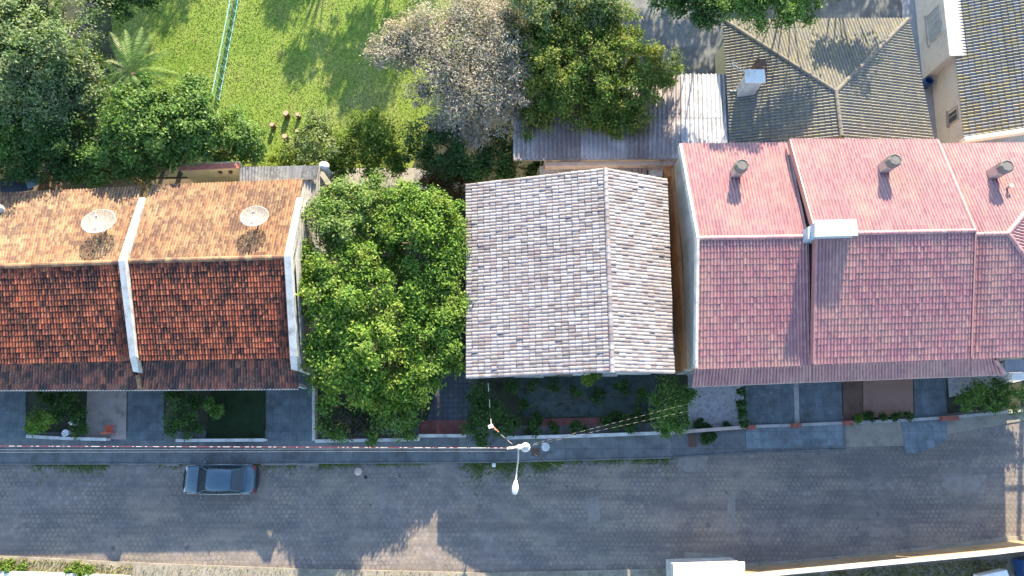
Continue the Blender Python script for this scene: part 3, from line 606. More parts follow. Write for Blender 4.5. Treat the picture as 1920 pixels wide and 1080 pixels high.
# ---- blue-grey tiled house at the top right corner
g0, g1 = P(1809, 260, 3.1), P(1777, -40, 3.1); g2 = g1+np.array([9, .6, 2.3]); g3 = g0+np.array([9, .6, 2.3])
tq = thing('corner_house', (g0+g2)/2*np.array([1, 1, 0]), 'house with blue grey tile roof and white side wall, top right corner', 'house')
roof('roof_slope', g1, g0, g3, g2, M['tile_slate'], tq, pitch=.22, course=.36, jit=.006, amp=.05)
wq = [g0+np.array([.25, .35, 0]), g3+np.array([0, .35, 0]), g2+np.array([0, -.3, 0]), g1+np.array([.25, -.3, 0])]
MB().prism([np.array([p[0], p[1], 0]) for p in wq], [pv(p, -.12) for p in wq]).build('wall', M['offwhite'], tq)
parapet([g0+np.array([-.1, -.08, .0]), g3+np.array([0, -.08, 0])], .24, .16, M['white_clean'], tq, 'fascia')
q = lerp(wq[0], wq[3], .17); window((q[0]-.0, q[1], 1.9), 1.0, 1.0, (-1, .1), tq, frame=M['concrete'])
bx = [P(1745, 12, 0), P(1768, 84, 0)]
b4 = [np.array([28.0, 24.5]), np.array([28.95, 24.5]), np.array([29.25, 31.2]), np.array([28.3, 31.2])]
bay = MB().slab(b4, 0, 3.15).build('bay', M['offwhite'], tq)
window((28.135, 27.5, 1.9), 2.2, 1.5, (-1, .045), tq, panes=4, glass=M['shutter'])
MB().slab([p+np.array(d) for p, d in zip(b4, ((-.12, -.12), (0, -.12), (0, .1), (-.12, .1)))], 3.154, 3.26).build('bay_cap', M['white_clean'], tq)

# ---- carport roofs between trees and terrace
ts = thing('carport', P(1170, 250, 0), 'low shed under stained corrugated sheets, half hidden by the olive-green tree', 'shed')
SE = [P(962, 300, 3.5), P(1276, 298, 3.5), P(1276, 140, 2.9), P(962, 140, 2.9)]
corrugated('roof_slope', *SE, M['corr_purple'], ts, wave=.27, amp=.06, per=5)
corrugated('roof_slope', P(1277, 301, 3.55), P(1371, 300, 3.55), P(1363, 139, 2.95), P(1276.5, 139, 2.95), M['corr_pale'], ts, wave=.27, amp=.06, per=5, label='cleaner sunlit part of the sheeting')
for p in SE[:2]+[P(1360, 296, 3.5)]+SE[2:]+[P(1355, 145, 2.9)]:
    MB().box((p[0]+.1, p[1]+(.2 if p[1] < 20 else -.2), p[2]/2-.07), (.16, .16, p[2]-.15)).build('post', M['trunk'], ts)
MB().slab([P(1022, 312, 3.2), P(1272, 308, 3.2), P(1272, 301.5, 3.2), P(1022, 303.5, 3.2)], .0, 3.22).build('parapet', M['pink_wall'], ts)
tl = thing('lean_to', P(1110, 322, 0), 'narrow purple grey lean-to roof tucked behind the bleached grey roof', 'shed')
corrugated('roof_slope', P(1012, 332, 2.5), P(1212, 332, 2.5), P(1212, 311, 2.75), P(1012, 311, 2.75), M['corr_purple'], tl, wave=.2, amp=.035, per=6, panels_v=1)
MB().slab([P(1015, 330, 2.3), P(1210, 330, 2.3), P(1210, 314, 2.3), P(1015, 314, 2.3)], 0, 2.33).build('wall', M['pink_wall'], tl)
tw = thing('yard_wall', P(1240, 320, 0), 'cream painted yard wall in the gap beside the pink town house', 'wall')
MB().slab([P(1216, 330, 2.4), P(1243, 330, 2.4), P(1243, 307, 2.4), P(1216, 308, 2.4)], 0, 2.4).build('wall_face', M['white'], tw)
MB().slab([P(1244.5, 308, 2.9), P(1272, 307, 2.9), P(1270, 330, 2.9), P(1252, 330, 2.9)], 0, 2.9).build('wall_corner', M['ochre_wall'], tw)

# ---- out-buildings behind the left houses
to = thing('outbuilding', P(390, 330, 0), 'low cream yellow out-building wall with red cap and two small vents', 'outbuilding')
y0 = P(335, 318, 3.6); y1 = P(447, 313, 3.6)
MB().slab([y0*np.array([1, 1, 0]), y1*np.array([1, 1, 0]), y1+np.array([0, .4, 0]), y0+np.array([0, .4, 0])], 0, 3.55).build('wall', M['cream'], to)
parapet([y0+np.array([-.05, .1, -.03]), y1+np.array([.05, .1, -.03])], .34, .06, M['redcap'], to, 'wall_cap', below=.01)
for x in (412, 431):
    p = P(x, 330, 3.1); MB().tube([(p[0], y0[1]+.13, 3.05), (p[0], y0[1]-.02, 3.05)], .12, 10).build('vent', M['brown_floor'], to)
tf = thing('lean_to', P(520, 325, 0), 'mottled grey fibre cement lean-to roof behind the white-gabled house', 'shed')
corrugated('roof_slope', P(449, 342, 3.3), P(592, 336, 3.3), P(597, 310, 3.5), P(449, 313, 3.5), M['corr_grey'], tf, wave=.18, amp=.03, panels_v=1)
MB().slab([P(455, 338, 3), P(588, 333, 3), P(590, 315, 3), P(455, 317, 3)], 0, 3.2).build('wall', M['grey_wall'], tf)
td = thing('scrap_shelter', P(60, 345, 0), 'makeshift shelter of rusty sheets and dark tarpaulin under the forest edge', 'shelter')
for i, (x, y, w, h, m, rz) in enumerate(((30, 345, 2.0, 1.1, 'tarp', .2), (38, 330, 1.0, .7, 'rust', -.5), (84, 342, .6, 1.1, 'rust', .1), (62, 340, .8, .8, 'bluegrey', .5))):
    p = P(x, y, 2.6); mb = MB(); mb.box((p[0], p[1], 2.55+.04*i), (w, h, .05), rz); mb.build('sheet', M[m], td)
for x, y in ((8, 350), (90, 350), (8, 330), (88, 334)):
    p = P(x, y, 2.5); MB().box((p[0], p[1], 1.25), (.1, .1, 2.5)).build('post', M['trunk'], td)

# ------------------------------------------------------------------ dishes
def dish_panel_mat():
    t = NT('perforated_dish_mesh'); t.done((.30, .28, .25), .7)
    v = t.node('ShaderNodeTexVoronoi'); v.inputs['Scale'].default_value = 60; t.l.new(t.tc, v.inputs['Vector'])
    tr = t.node('ShaderNodeBsdfTransparent'); mx = t.node('ShaderNodeMixShader'); t.l.new(t.ramp(v.outputs['Distance'], [(0.46, .95), (0.56, 0.0)]), mx.inputs[0])
    t.l.new(t.b.outputs[0], mx.inputs[1]); t.l.new(tr.outputs[0], mx.inputs[2]); t.l.new(mx.outputs[0], t.out.inputs[0]); return t.m
M['dish'] = dish_panel_mat()
def dish(px, py, R, label, plane, tilt=.42):
    p = on_plane(px+2, py+34, *plane); t = thing('satellite_dish', p, label, 'satellite dish', 'mesh satellite dishes on the clay roofs')
    c = p+np.array([0, -.1, .85]); ax = np.array([.08, math.sin(tilt), math.cos(tilt)]); ax /= np.linalg.norm(ax)
    s = np.cross([0, 1.0, 0], ax); s /= np.linalg.norm(s); u = np.cross(ax, s); dep = R*.32
    Q = lambda r, a: c+ax*(dep*(r/R)**2)+(s*math.cos(a)+u*math.sin(a))*r
    MB().tube([p-np.array([0, 0, .15]), c], .05, 8).build('mast', M['steel'], t)
    nr, na = 5, 36; V = [Q(R*(.06+.94*i/nr), 2*math.pi*k/na) for i in range(nr+1) for k in range(na)]
    MB().add(V, [(i*na+k, i*na+(k+1) % na, (i+1)*na+(k+1) % na, (i+1)*na+k) for i in range(nr) for k in range(na)]).build('reflector', M['dish'], t, recalc=False)
    mb = MB()
    for k in range(12):
        a = 2*math.pi*k/12; mb.tube([Q(R*f, a)-ax*.015 for f in (.04, .35, .7, 1.0)], .022, 4)
    for f in (.5, 1.0): mb.tube([Q(R*f, 2*math.pi*k/36)-ax*.015 for k in range(37)], .02, 4)
    mb.build('ribs', M['white'], t)
    f0 = c+ax*R*.75; fb = MB()
    for k in range(3): fb.tube([Q(R*.92, 2*math.pi*k/3+.5), f0], .012, 4)
    fb.build('struts', M['steel'], t); MB().tube([f0-ax*.1, f0+ax*.08], [.06, .07], 8).build('feed_horn', M['concrete'], t)
plL1 = (L1[5], L1[6], L1[4]); plL2 = (L2[5], L2[6], L2[4])
dish(203, 392, .86, 'larger white mesh satellite dish on the leftmost clay roof', plL1)
dish(487, 382, .74, 'smaller white mesh satellite dish on the clay roof next to the white gable', plL2)
p = on_plane(2, 394, *plL1); MB().lathe((p[0], p[1], p[2]-.12), [(.28, 0), (.28, .55), (.2, .62), (.02, .64)], 12).build('roof_vent', M['white'], t1)

# ------------------------------------------------------------------ walls and fences along the street
def low_wall(label, pts, h, w, mat, cat='garden wall', name='garden_wall', capm=None, grp=None):
    t = thing(name, P(*pts[0], 0)*np.array([1, 1, 0]), label, cat, grp)
    w3 = [P(x, y, h) for x, y in pts]
    parapet([np.array([p[0], p[1], h]) for p in w3], w, 0, M[mat], t, 'wall_body', below=h)
    parapet([np.array([p[0], p[1], h+.002]) for p in w3], w+.06, .05, M[capm or 'white'], t, 'coping', below=0); return t
low_wall('short low white wall in front of the left house planting bed', [(50, 818), (120, 822), (200, 824)], .55, .12, 'white_dirty')
low_wall('low white wall in front of the dark little lawn of the white-gabled house', [(330, 826), (497, 825)], .55, .12, 'white_dirty')
low_wall('thin white boundary wall between slate driveway and courtyard trees', [(588, 690), (588, 826)], .8, .10, 'white_dirty')
low_wall('white front wall of the leafy courtyard with a step at its right end', [(591, 827), (785, 824), (785, 817), (873, 817)], .6, .13, 'white_dirty')
low_wall('long pale front wall before the bungalow garden, from lamp pole to the gravel bed', [(948, 821), (1100, 817), (1265, 811)], .7, .14, 'white_dirty')
low_wall('brown-capped front wall before the pale gravel bed', [(1268, 811), (1300, 808), (1398, 801)], .6, .14, 'brown_floor', capm='pink_wall')
wr = low_wall('pale kerb wall with brick stubs along the terrace front gardens', [(1402, 800), (1495, 797), (1580, 793), (1700, 788), (1800, 781), (1925, 769)], .18, .12, 'concrete', capm='concrete')
for x, y in ((1409, 801), (1494, 798), (1592, 793), (1782, 784)):
    p = P(x, y, .5); MB().box((p[0], p[1], .27), (.5 if x != 1782 else 1.0, .26, .54)).build('brick_stub', M['redbrick'], wr)
# lower edge of the photo, across the street
sw = thing('street_wall', P(1650, 1060, 0), 'long pale-topped boundary wall slanting along the bottom right', 'boundary wall')
pw = [P(x, y, 1.9) for x, y in ((1392, 1081), (1650, 1056), (1860, 1036), (1990, 1020))]
parapet(pw, .22, 0, M['tanwall'], sw, 'wall_body', below=1.9); parapet([pv(p, .002) for p in pw], .25, .05, M['white'], sw, 'coping', below=0)
tb = thing('meter_house', P(1330, 1085, 0), 'white flat-topped box building at the bottom edge of the photo', 'outbuilding')
b4 = [P(1266, 1061, 2.4), P(1393, 1057, 2.4), P(1393, 1125, 2.4), P(1266, 1125, 2.4)]
MB().slab(b4, 0, 2.3).build('wall', M['white'], tb); MB().slab([p+np.array(d) for p, d in zip(b4, ((-.1, .1, 0), (.1, .1, 0), (.1, -.1, 0), (-.1, -.1, 0)))], 2.304, 2.44).build('flat_roof', M['white_clean'], tb)
low_wall('white garden edging among dry grass at the bottom left', [(-60, 1072), (0, 1075), (120, 1079), (240, 1084)], .45, .22, 'white', capm='white_clean')
bc = thing('parked_trailer', P(1905, 1075, 0), 'white and dark blue covered trailer at the bottom right corner', 'trailer')
p = P(1872, 1090, 1.3); p2 = P(1925, 1080, 1.3)
MB().box((p[0]-.1, p[1]-.1, 1.0), (1.6, 1.1, .6), .2).build('white_box', M['white_clean'], bc); MB().box((p2[0]+.8, p2[1]+.0, .95), (1.6, 1.9, 1.0), .15).build('blue_cover', M['blue_plastic'], bc)
for dx in (-.6, .6):
    MB().tube([(p2[0]+.8+dx-.06, p2[1], .3+.12), (p2[0]+.8+dx+.06, p2[1], .3+.12)], .3, 14).build('wheel', M['rubber'], bc)

# ------------------------------------------------------------------ green wire fence on the lawn
wf = thing('wire_fence', P(430, 100, 0), 'thin turquoise ladder-like wire fence running across the lawn', 'fence')
fb0, fb1 = P(412, 190, .05), P(459, -60, .05)
mb = MB()
for h, r in ((.12, .03), (1.2, .032)): 
    m2 = MB().tube([pv(fb0, h), pv(fb1, h)], r, 6); m2.build('rail', M['green_paint'], wf)
k = 14
for i in range(k+1):
    p = lerp(fb0, fb1, i/k); MB().tube([p-np.array([0, 0, .05]), pv(p, 1.24)], .032, 6).build('post', M['green_paint'], wf)
mb = MB(); nw = 34
for i in range(nw):
    a = lerp(fb0, fb1, i/nw); b = lerp(fb0, fb1, (i+1)/nw); mb.tube([pv(a, .12), pv(b, 1.2)], .007, 4); mb.tube([pv(b, .12), pv(a, 1.2)], .007, 4)
mb.build('wire_mesh', M['green_paint'], wf)

# ------------------------------------------------------------------ log stools
for i, (x, y, r, lab) in enumerate(((536, 213, .2, 'tallest round log stool, upper left of the lawn cluster'), (558, 215, .15, 'thin log stool right of the tallest one on the lawn'),
     (510, 234, .17, 'log stool standing apart at the left of the cluster by the forest edge'), (534, 256, .19, 'squat log stool nearest the roofs'), (557, 246, .13, 'slimmest log stool beside the grey-green shrub'))):
    p = P(x, y, .45); s = thing('log_stool', (p[0], p[1], .05), lab, 'log stool', 'log stools on the lawn')
    MB().lathe((p[0], p[1], .0), [(r*1.05, .0), (r, .1), (r*.97, .5), (r*.9, .52)], 12).build('log', M['trunk'], s)
    MB().lathe((p[0], p[1], .522), [(r*.9, 0), (r*.86, .015)], 12).build('sawn_top', M['log_end'], s)

# ------------------------------------------------------------------ car
def car():
    c = P(421, 898, 0); t = thing('parked_car', (c[0], c[1], 0.004), 'dark blue grey saloon car parked alone by the kerb', 'car')
    X = lambda x, y, z: (c[0]+x, c[1]+y, .004+z)
    # stations: x, half width, shoulder z, top z
    st = [(-2.12, .55, .50, .54), (-2.06, .70, .58, .64), (-1.85, .78, .66, .74), (-1.45, .82, .74, .82), (-1.05, .83, .82, .90), (-.6, .835, .86, .93), (0, .84, .88, .94), (.7, .84, .89, .95), (1.3, .83, .90, .96), (1.75, .80, .88, .97), (2.0, .74, .80, .92), (2.08, .62, .62, .72)]
    V = []; n = 11
    for x, w, zs, zt in st:
        V += [X(x, y, z) for y, z in ((-w*.9, .24), (-w, .42), (-w*1.005, .60 if zs > .62 else zs*.9), (-w*.97, zs), (-w*.86, zs+(zt-zs)*.75), (0, zt), (w*.86, zs+(zt-zs)*.75), (w*.97, zs), (w*1.005, .60 if zs > .62 else zs*.9), (w, .42), (w*.9, .24))]
    m = len(st); F = [(i*n+k, i*n+k+1, (i+1)*n+k+1, (i+1)*n+k) for i in range(m-1) for k in range(n-1)]+[(i*n+n-1, i*n, (i+1)*n, (i+1)*n+n-1) for i in range(m-1)]
    F += [tuple(range(n)), tuple(range((m-1)*n, m*n))]
    o = MB().add(V, F).build('body', M['car'], t, smooth=True)
    # roof: rounded panel on top of the cabin
    rx = [(-.52, .50, 1.36), (-.40, .555, 1.40), (0, .58, 1.435), (.45, .575, 1.43), (.80, .545, 1.39), (.92, .50, 1.36)]
    V = []
    for x, w, z in rx: V += [X(x, y, zz) for y, zz in ((-w-.04, z-.06), (-w, z-.015), (-w*.6, z+.01), (0, z+.018), (w*.6, z+.01), (w, z-.015), (w+.04, z-.06))]
    F = [(i*7+k, i*7+k+1, (i+1)*7+k+1, (i+1)*7+k) for i in range(len(rx)-1) for k in range(6)]
    MB().add(V, F).build('roof', M['car'], t, smooth=True, recalc=True)
    def glassq(name, pts, d, mat):
        a = np.array(pts, float); nn = np.cross(a[1]-a[0], a[3]-a[0]); nn /= np.linalg.norm(nn); cen = np.array(X(0.1, 0, 1.0))
        if np.dot(nn, a.mean(0)-cen) < 0: nn = -nn
        return MB().prism(list(a-nn*.03), list(a)).build(name, M[mat], t)
    glassq('windscreen', [X(-1.12, -.72, .90), X(-1.12, .72, .90), X(-.53, .52, 1.34), X(-.53, -.52, 1.34)], 0, 'car_glass')
    glassq('rear_window', [X(1.52, -.66, .95), X(1.52, .66, .95), X(.93, .52, 1.345), X(.93, -.52, 1.345)], 0, 'car_glass')
    for s in (-1, 1):
        glassq('side_window', [X(-1.0, s*.785, .90), X(.05, s*.80, .92), X(.05, s*.615, 1.36), X(-.47, s*.585, 1.33)], 0, 'car_glass')
        glassq('side_window', [X(.12, s*.80, .92), X(1.38, s*.76, .95), X(.90, s*.575, 1.33), X(.12, s*.615, 1.36)], 0, 'car_glass')
        MB().tube([X(-1.15, s*.76, .885), X(-.52, s*.56, 1.36), X(.1, s*.63, 1.385), X(.92, s*.55, 1.36), X(1.55, s*.70, .945)], [.035, .03, .025, .03, .035], 6).build('roof_rail', M['car'], t, smooth=True)
        MB().box(X(.085, s*.715, 1.14), (.05, .03, .44)).build('pillar', M['black'], t)
        MB().tube([X(-1.9, s*.80, .56), X(0, s*.852, .56), X(1.8, s*.82, .56)], .022, 5).build('side_trim', M['white'], t)
        mr = MB().lathe(X(-.82, s*.98, .93), [(.02, 0), (.085, .03), (.09, .11), (.05, .16)], 8).build('mirror', M['car'], t, smooth=True)
        MB().box(X(-2.0, s*.58, .62), (.10, .26, .08), s*.25).build('headlight', M['lamp_clear'], t); MB().box(X(2.0, s*.60, .74), (.14, .28, .14), -s*.2).build('tail_light', M['lamp_red'], t)
        for x in (-1.3, 1.28):
            w = MB().tube([X(x, s*.66, .29), X(x, s*.85, .29)], .29, 18).build('wheel', M['rubber'], t)
            MB().tube([X(x, s*.852, .29), X(x, s*.862, .29)], .19, 14).build('rim', M['alloy'], w)
    MB().tube([X(-2.05, -.66, .40), X(-2.16, -.35, .40), X(-2.17, 0, .40), X(-2.16, .35, .40), X(-2.05, .66, .40)], .11, 8).build('bumper', M['black'], t, smooth=True)
    MB().tube([X(2.0, -.72, .45), X(2.12, -.4, .45), X(2.13, 0, .45), X(2.12, .4, .45), X(2.0, .72, .45)], .11, 8).build('bumper', M['black'], t, smooth=True)
    MB().box(X(-1.13, 0, .885), (.12, 1.36, .05)).build('cowl', M['black'], t)
    for s in (-.35, .25): MB().tube([X(-1.13, s, .93), X(-.86, s+.42, 1.115)], .012, 4).build('wiper', M['black'], t)
    MB().tube([X(-2.135, -.5, .56), X(-2.14, .5, .56)], .05, 6).build('grille', M['black'], t)
    # bonnet and boot shut lines
    MB().tube([X(-1.2, -.80, .868), X(-1.2, 0, .896), X(-1.2, .80, .868)], .012, 4).build('panel_gap', M['black'], t); MB().tube([X(1.62, -.70, .955), X(1.62, 0, .972), X(1.62, .70, .955)], .012, 4).build('panel_gap', M['black'], t)
    MB().tube([X(.75, 0, 1.42), X(1.0, 0, 1.62)], .008, 4).build('aerial', M['black'], t)
car()

# ------------------------------------------------------------------ utility pole, street lamp arm, cables
HP = 8.2
pt = P(975, 838, HP); pb = np.array([pt[0], pt[1], .12])
up_ = thing('utility_pole', pb, 'pale concrete utility pole with crossarm and street lamp on the upper sidewalk', 'utility pole')
MB().lathe(pb, [(.17, -.1), (.13, HP-.12), (.10, HP-.1)], 12).build('pole_shaft', M['pole'], up_)
ca = MB().box((pb[0]-.1, pb[1], HP-.45), (1.1, .12, .14), .12).build('crossarm', M['pole'], up_)
for dx in (-.5, -.2, .25): MB().lathe((pb[0]+dx, pb[1]+dx*.12, HP-.378), [(.05, 0), (.075, .05), (.045, .09), (.07, .13), (.03, .19)], 8).build('insulator', M['white'], up_)
MB().lathe((pb[0]+.28, pb[1]-.02, HP-1.15), [(.10, 0), (.24, .04), (.24, .60), (.17, .67)], 12).build('transformer', M['pole'], up_)
a0 = np.array([pb[0]-.06, pb[1]-.1, HP-1.0]); lh = P(967, 905, 7.7)
arm = MB().tube([a0, lerp(a0, lh, .3)+np.array([.03, 0, .12]), lerp(a0, lh, .65)+np.array([0, 0, .1]), lh], .035, 8).build('lamp_arm', M['pole'], up_)
d = np.array([lh[0]-a0[0], lh[1]-a0[1], 0]); d /= np.linalg.norm(d); s_ = np.array([-d[1], d[0], 0])
V = []
for k, (a, w, zt, zb) in enumerate(((-.12, .06, .05, -.05), (.05, .12, .10, -.06), (.25, .17, .11, -.07), (.45, .15, .08, -.06), (.56, .07, .03, -.04))):
    for u, z in ((-w, 0), (-w*.6, zt), (w*.6, zt), (w, 0), (w*.6, zb), (-w*.6, zb)): V.append(lh+d*a+s_*u+np.array([0, 0, z]))
MB().add(V, [(i*6+k, i*6+(k+1) % 6, (i+1)*6+(k+1) % 6, (i+1)*6+k) for i in range(4) for k in range(6)]+[tuple(range(6)), tuple(range(24, 30))]).build('lamp_head', M['white_clean'], arm, smooth=True)
def striped(name, ca_, cb_, period, duty=.5, axis=0, jitter=.25):
    t = NT(name); sx = t.node('ShaderNodeSeparateXYZ'); t.l.new(t.tc, sx.inputs[0])
    x = t.math('ADD', sx.outputs[axis], t.math('MULTIPLY', t.noise(1.3, 2), jitter*period*4))
    f = t.math('FRACT', t.math('DIVIDE', t.math('ADD', x, 1000.0), period)); return t.done(t.mix(t.math('LESS_THAN', f, duty), cb_, ca_), .5)
M['redwhite'] = striped('red_and_white_sleeves', (.45, .42, .40), (.19, .03, .04), .62, .42, 0, 1.3)
M['dash'] = striped('twisted_pale_and_black_cable', (.42, .39, .32), (.03, .03, .03), .42, .5); M['dashy'] = striped('twisted_white_and_black_cable', (.75, .74, .70), (.03, .03, .03), .9, .5, 1)
def cable(name, label, a, b, sag, r, mat, cat='overhead cable', grp=None, n=24):
    pts = [lerp(a, b, i/n)-np.array([0, 0, sag*4*(i/n)*(1-i/n)]) for i in range(n+1)]
    return MB().tube(pts, r, 5).build(name, M[mat], None, label=label, cat=cat, group=grp)
hc = HP-.2
cable('sleeved_cable', 'overhead cable in red and white marker sleeves running left from the lamp pole', P(968, 840, hc), P(-700, 834, hc), .35, .014, 'redwhite')
for k, (y, lab) in enumerate(((852, 'thin grey overhead wire just below the red and white cable'), (847, 'thin grey overhead wire close beside the red and white cable'))):
    cable('overhead_wire', lab, P(970, y-6, hc-.3), P(-700, y-2, hc-.3), .5, .0045, 'steel', 'overhead wire')
cable('service_cable', 'upper dashed service cable sweeping from the lamp pole to the first town house', P(985, 836, 7.2), P(1420, 724, 4.6), .7, .004, 'dash', 'overhead cable', 'dashed service cables')
cable('service_cable', 'lower dashed service cable sweeping from the lamp pole past the dark bush', P(985, 838, 7.1), P(1530, 718, 4.6), .9, .004, 'dash', 'overhead cable', 'dashed service cables')
cable('service_cable', 'faint dashed cable hanging diagonally over the road below the pole', P(985, 842, 7.0), P(1240, 985, 6.6), .4, .002, 'dash', 'overhead cable', 'dashed service cables')
mp = P(921, 800, 3.8); ms = thing('meter_post', (mp[0], mp[1], .10), 'slim white service mast among the vines of the bungalow garden', 'service mast')
MB().tube([(mp[0], mp[1], 0), (mp[0], mp[1], 3.75)], .05, 8).build('mast', M['pole'], ms); MB().box((mp[0]-.02, mp[1]+.02, 3.83), (.28, .2, .16), .3).build('mast_head', M['pole'], ms)
MB().tube([(mp[0]+.12, mp[1], 3.7), (mp[0]+.42, mp[1]-.3, 3.95)], .03, 6).build('bracket', M['redcap'], ms)
cable('service_cable', 'white dashed service cable from the slim mast to the bleached grey roof', np.array([mp[0], mp[1]+.1, 3.85]), P(914, 704, 3.05), .15, .012, 'dashy', 'overhead cable', 'dashed service cables')
cable('service_cable', 'short drop cable between the lamp pole head and the slim mast', np.array([mp[0]+.15, mp[1]-.1, 3.85]), P(962, 834, 7.4), .3, .012, 'dash', 'overhead cable', 'dashed service cables')
# a second pole stands just past the right edge of the photo; its shadow lies across the sunlit road corner
p2 = np.array([32.95, 11.5, 0]); u2 = thing('utility_pole', p2, 'concrete utility pole beside the hipped end of the terrace, past the photo edge', 'utility pole')
MB().lathe(p2, [(.18, -.1), (.13, 8.9), (.10, 8.92)], 12).build('pole_shaft', M['pole'], u2)
for z in (5.2, 5.9): MB().box((p2[0]-.3, p2[1]-.21, z), (3.0, .1, .12)).build('crossarm', M['pole'], u2)  # low arms stand in for street wires, added for their shadows on the road

# ------------------------------------------------------------------ small things
def small(name, label, cat, mb, m, smooth=False): return mb.build(name, M[m], None, smooth=smooth, label=label, cat=cat)
p = P(1023, 838, .12); small('manhole_cover', 'pale octagonal cover set in the sidewalk right of the lamp pole', 'manhole cover', MB().lathe((p[0], p[1], .10), [(.27, 0), (.27, .035), (.24, .045)], 8), 'white_dirty')
p = P(1004, 848, .12); small('paver_patch', 'small reddish square cover beside the pale octagonal cover', 'cover', MB().box((p[0], p[1], .13), (.5, .42, .03)), 'brown_floor')
p = P(1298, 826, .12); small('meter_cover', 'reddish brown square cover in the sidewalk below the gravel bed', 'cover', MB().box((p[0], p[1], .13), (.5, .75, .03)), 'brown_floor')
p = P(608, 313, 2.5); small('globe_finial', 'white round ball on top of the dark corner pillar behind the trees', 'ball', MB().lathe((p[0], p[1], .0), [(.2, 0), (.2, 2.2), (.1, 2.25), (.26, 2.35), (.34, 2.55), (.26, 2.78), (.05, 2.86)], 14), 'white_clean', True)
p = P(672, 884, .0); small('litter_bag', 'crumpled pale pink bag lying on the road near the verge', 'bag', MB().lathe((p[0], p[1], .004), [(.2, 0), (.26, .06), (.2, .14), (.08, .2)], 7), 'pink_wall')
p = P(686, 895, .0); small('bag_shadow', 'small black blob standing for the dark shadow beside the pale bag', 'painted shadow', MB().lathe((p[0], p[1], .004), [(.1, 0), (.11, .04), (.05, .08)], 6), 'black')  # black blob put where only the shadow by the bag lies
p = P(926, 872, .0); small('paper_scrap', 'small white paper scrap on the grass verge near the lamp', 'paper', MB().add([(p[0]-.12, p[1]-.1, .1), (p[0]+.1, p[1]-.12, .12), (p[0]+.12, p[1]+.1, .14), (p[0]-.1, p[1]+.12, .10), (p[0], p[1], .17)], [(0, 1, 4), (1, 2, 4), (2, 3, 4), (3, 0, 4)]), 'white_clean')
p = P(1736, 157, .3); small('water_drum', 'dark blue open drum standing in the grey alley', 'drum', MB().lathe((p[0], p[1], .06), [(.27, 0), (.29, .1), (.28, .6), (.30, .62), (.30, .66), (.25, .66), (.24, .3), (.02, .28)], 18), 'blue_plastic', False)
p = P(208, 805, .3); cc = thing('garden_chair', (p[0], p[1], .14), 'faded red chair standing on the concrete path by the front wall', 'chair')
MB().box((p[0], p[1], .56), (.48, .48, .05), .2).build('seat', M['red_plastic'], cc); MB().box((p[0]+.05, p[1]-.22, .85), (.46, .05, .5), .2).build('backrest', M['red_plastic'], cc)
for dx in (-.18, .18):
    for dy in (-.18, .18): MB().box((p[0]+dx, p[1]+dy, .337), (.05, .05, .394)).build('leg', M['red_plastic'], cc)
p = P(135, 793, .5); small('garden_gnome', 'small white garden ornament with pointed top among the bed plants', 'ornament', MB().lathe((p[0], p[1], .1), [(.16, 0), (.18, .15), (.12, .35), (.16, .42), (.10, .55), (.02, .72)], 10), 'white_clean', True)
p = P(124, 812, .5); small('white_planter', 'white round planter by the front wall of the left garden bed', 'planter', MB().lathe((p[0], p[1], .1), [(.13, 0), (.19, .45), (.21, .5), (.16, .5), (.14, .4)], 12), 'white_clean')
for i, (x, y, lab) in enumerate(((1758, 82, 'brown plant pot nearest the white bay in the alley'), (1766, 100, 'terracotta pot in the middle of the alley pot row'), (1775, 122, 'dark pot at the lower end of the alley pot row'))):
    p = P(x, y, .3); t = thing('plant_pot', (p[0], p[1], .06), lab, 'plant pot', 'plant pots in the alley')
    MB().lathe((p[0], p[1], .06), [(.18, 0), (.26, .38), (.28, .42), (.22, .42), (.2, .3)], 12).build('pot', M[('redcap', 'rust', 'black')[i]], t)
    pts = rng.normal(0, 1, (90, 3)); pts /= np.linalg.norm(pts, axis=1)[:, None]; pts = pts*.28+np.array([p[0], p[1], .72])
    d1 = rng.normal(0, 1, (90, 3)); d1 /= np.linalg.norm(d1, axis=1)[:, None]; d2 = np.cross(d1, rng.normal(0, 1, (90, 3))); d2 /= np.linalg.norm(d2, axis=1)[:, None]
    quads('foliage', np.stack([pts-d1*.12, pts+d2*.05, pts+d1*.12, pts-d2*.05], 1), L['red' if i == 0 else 'dark'], t)
p = P(1325, 820, .2); 

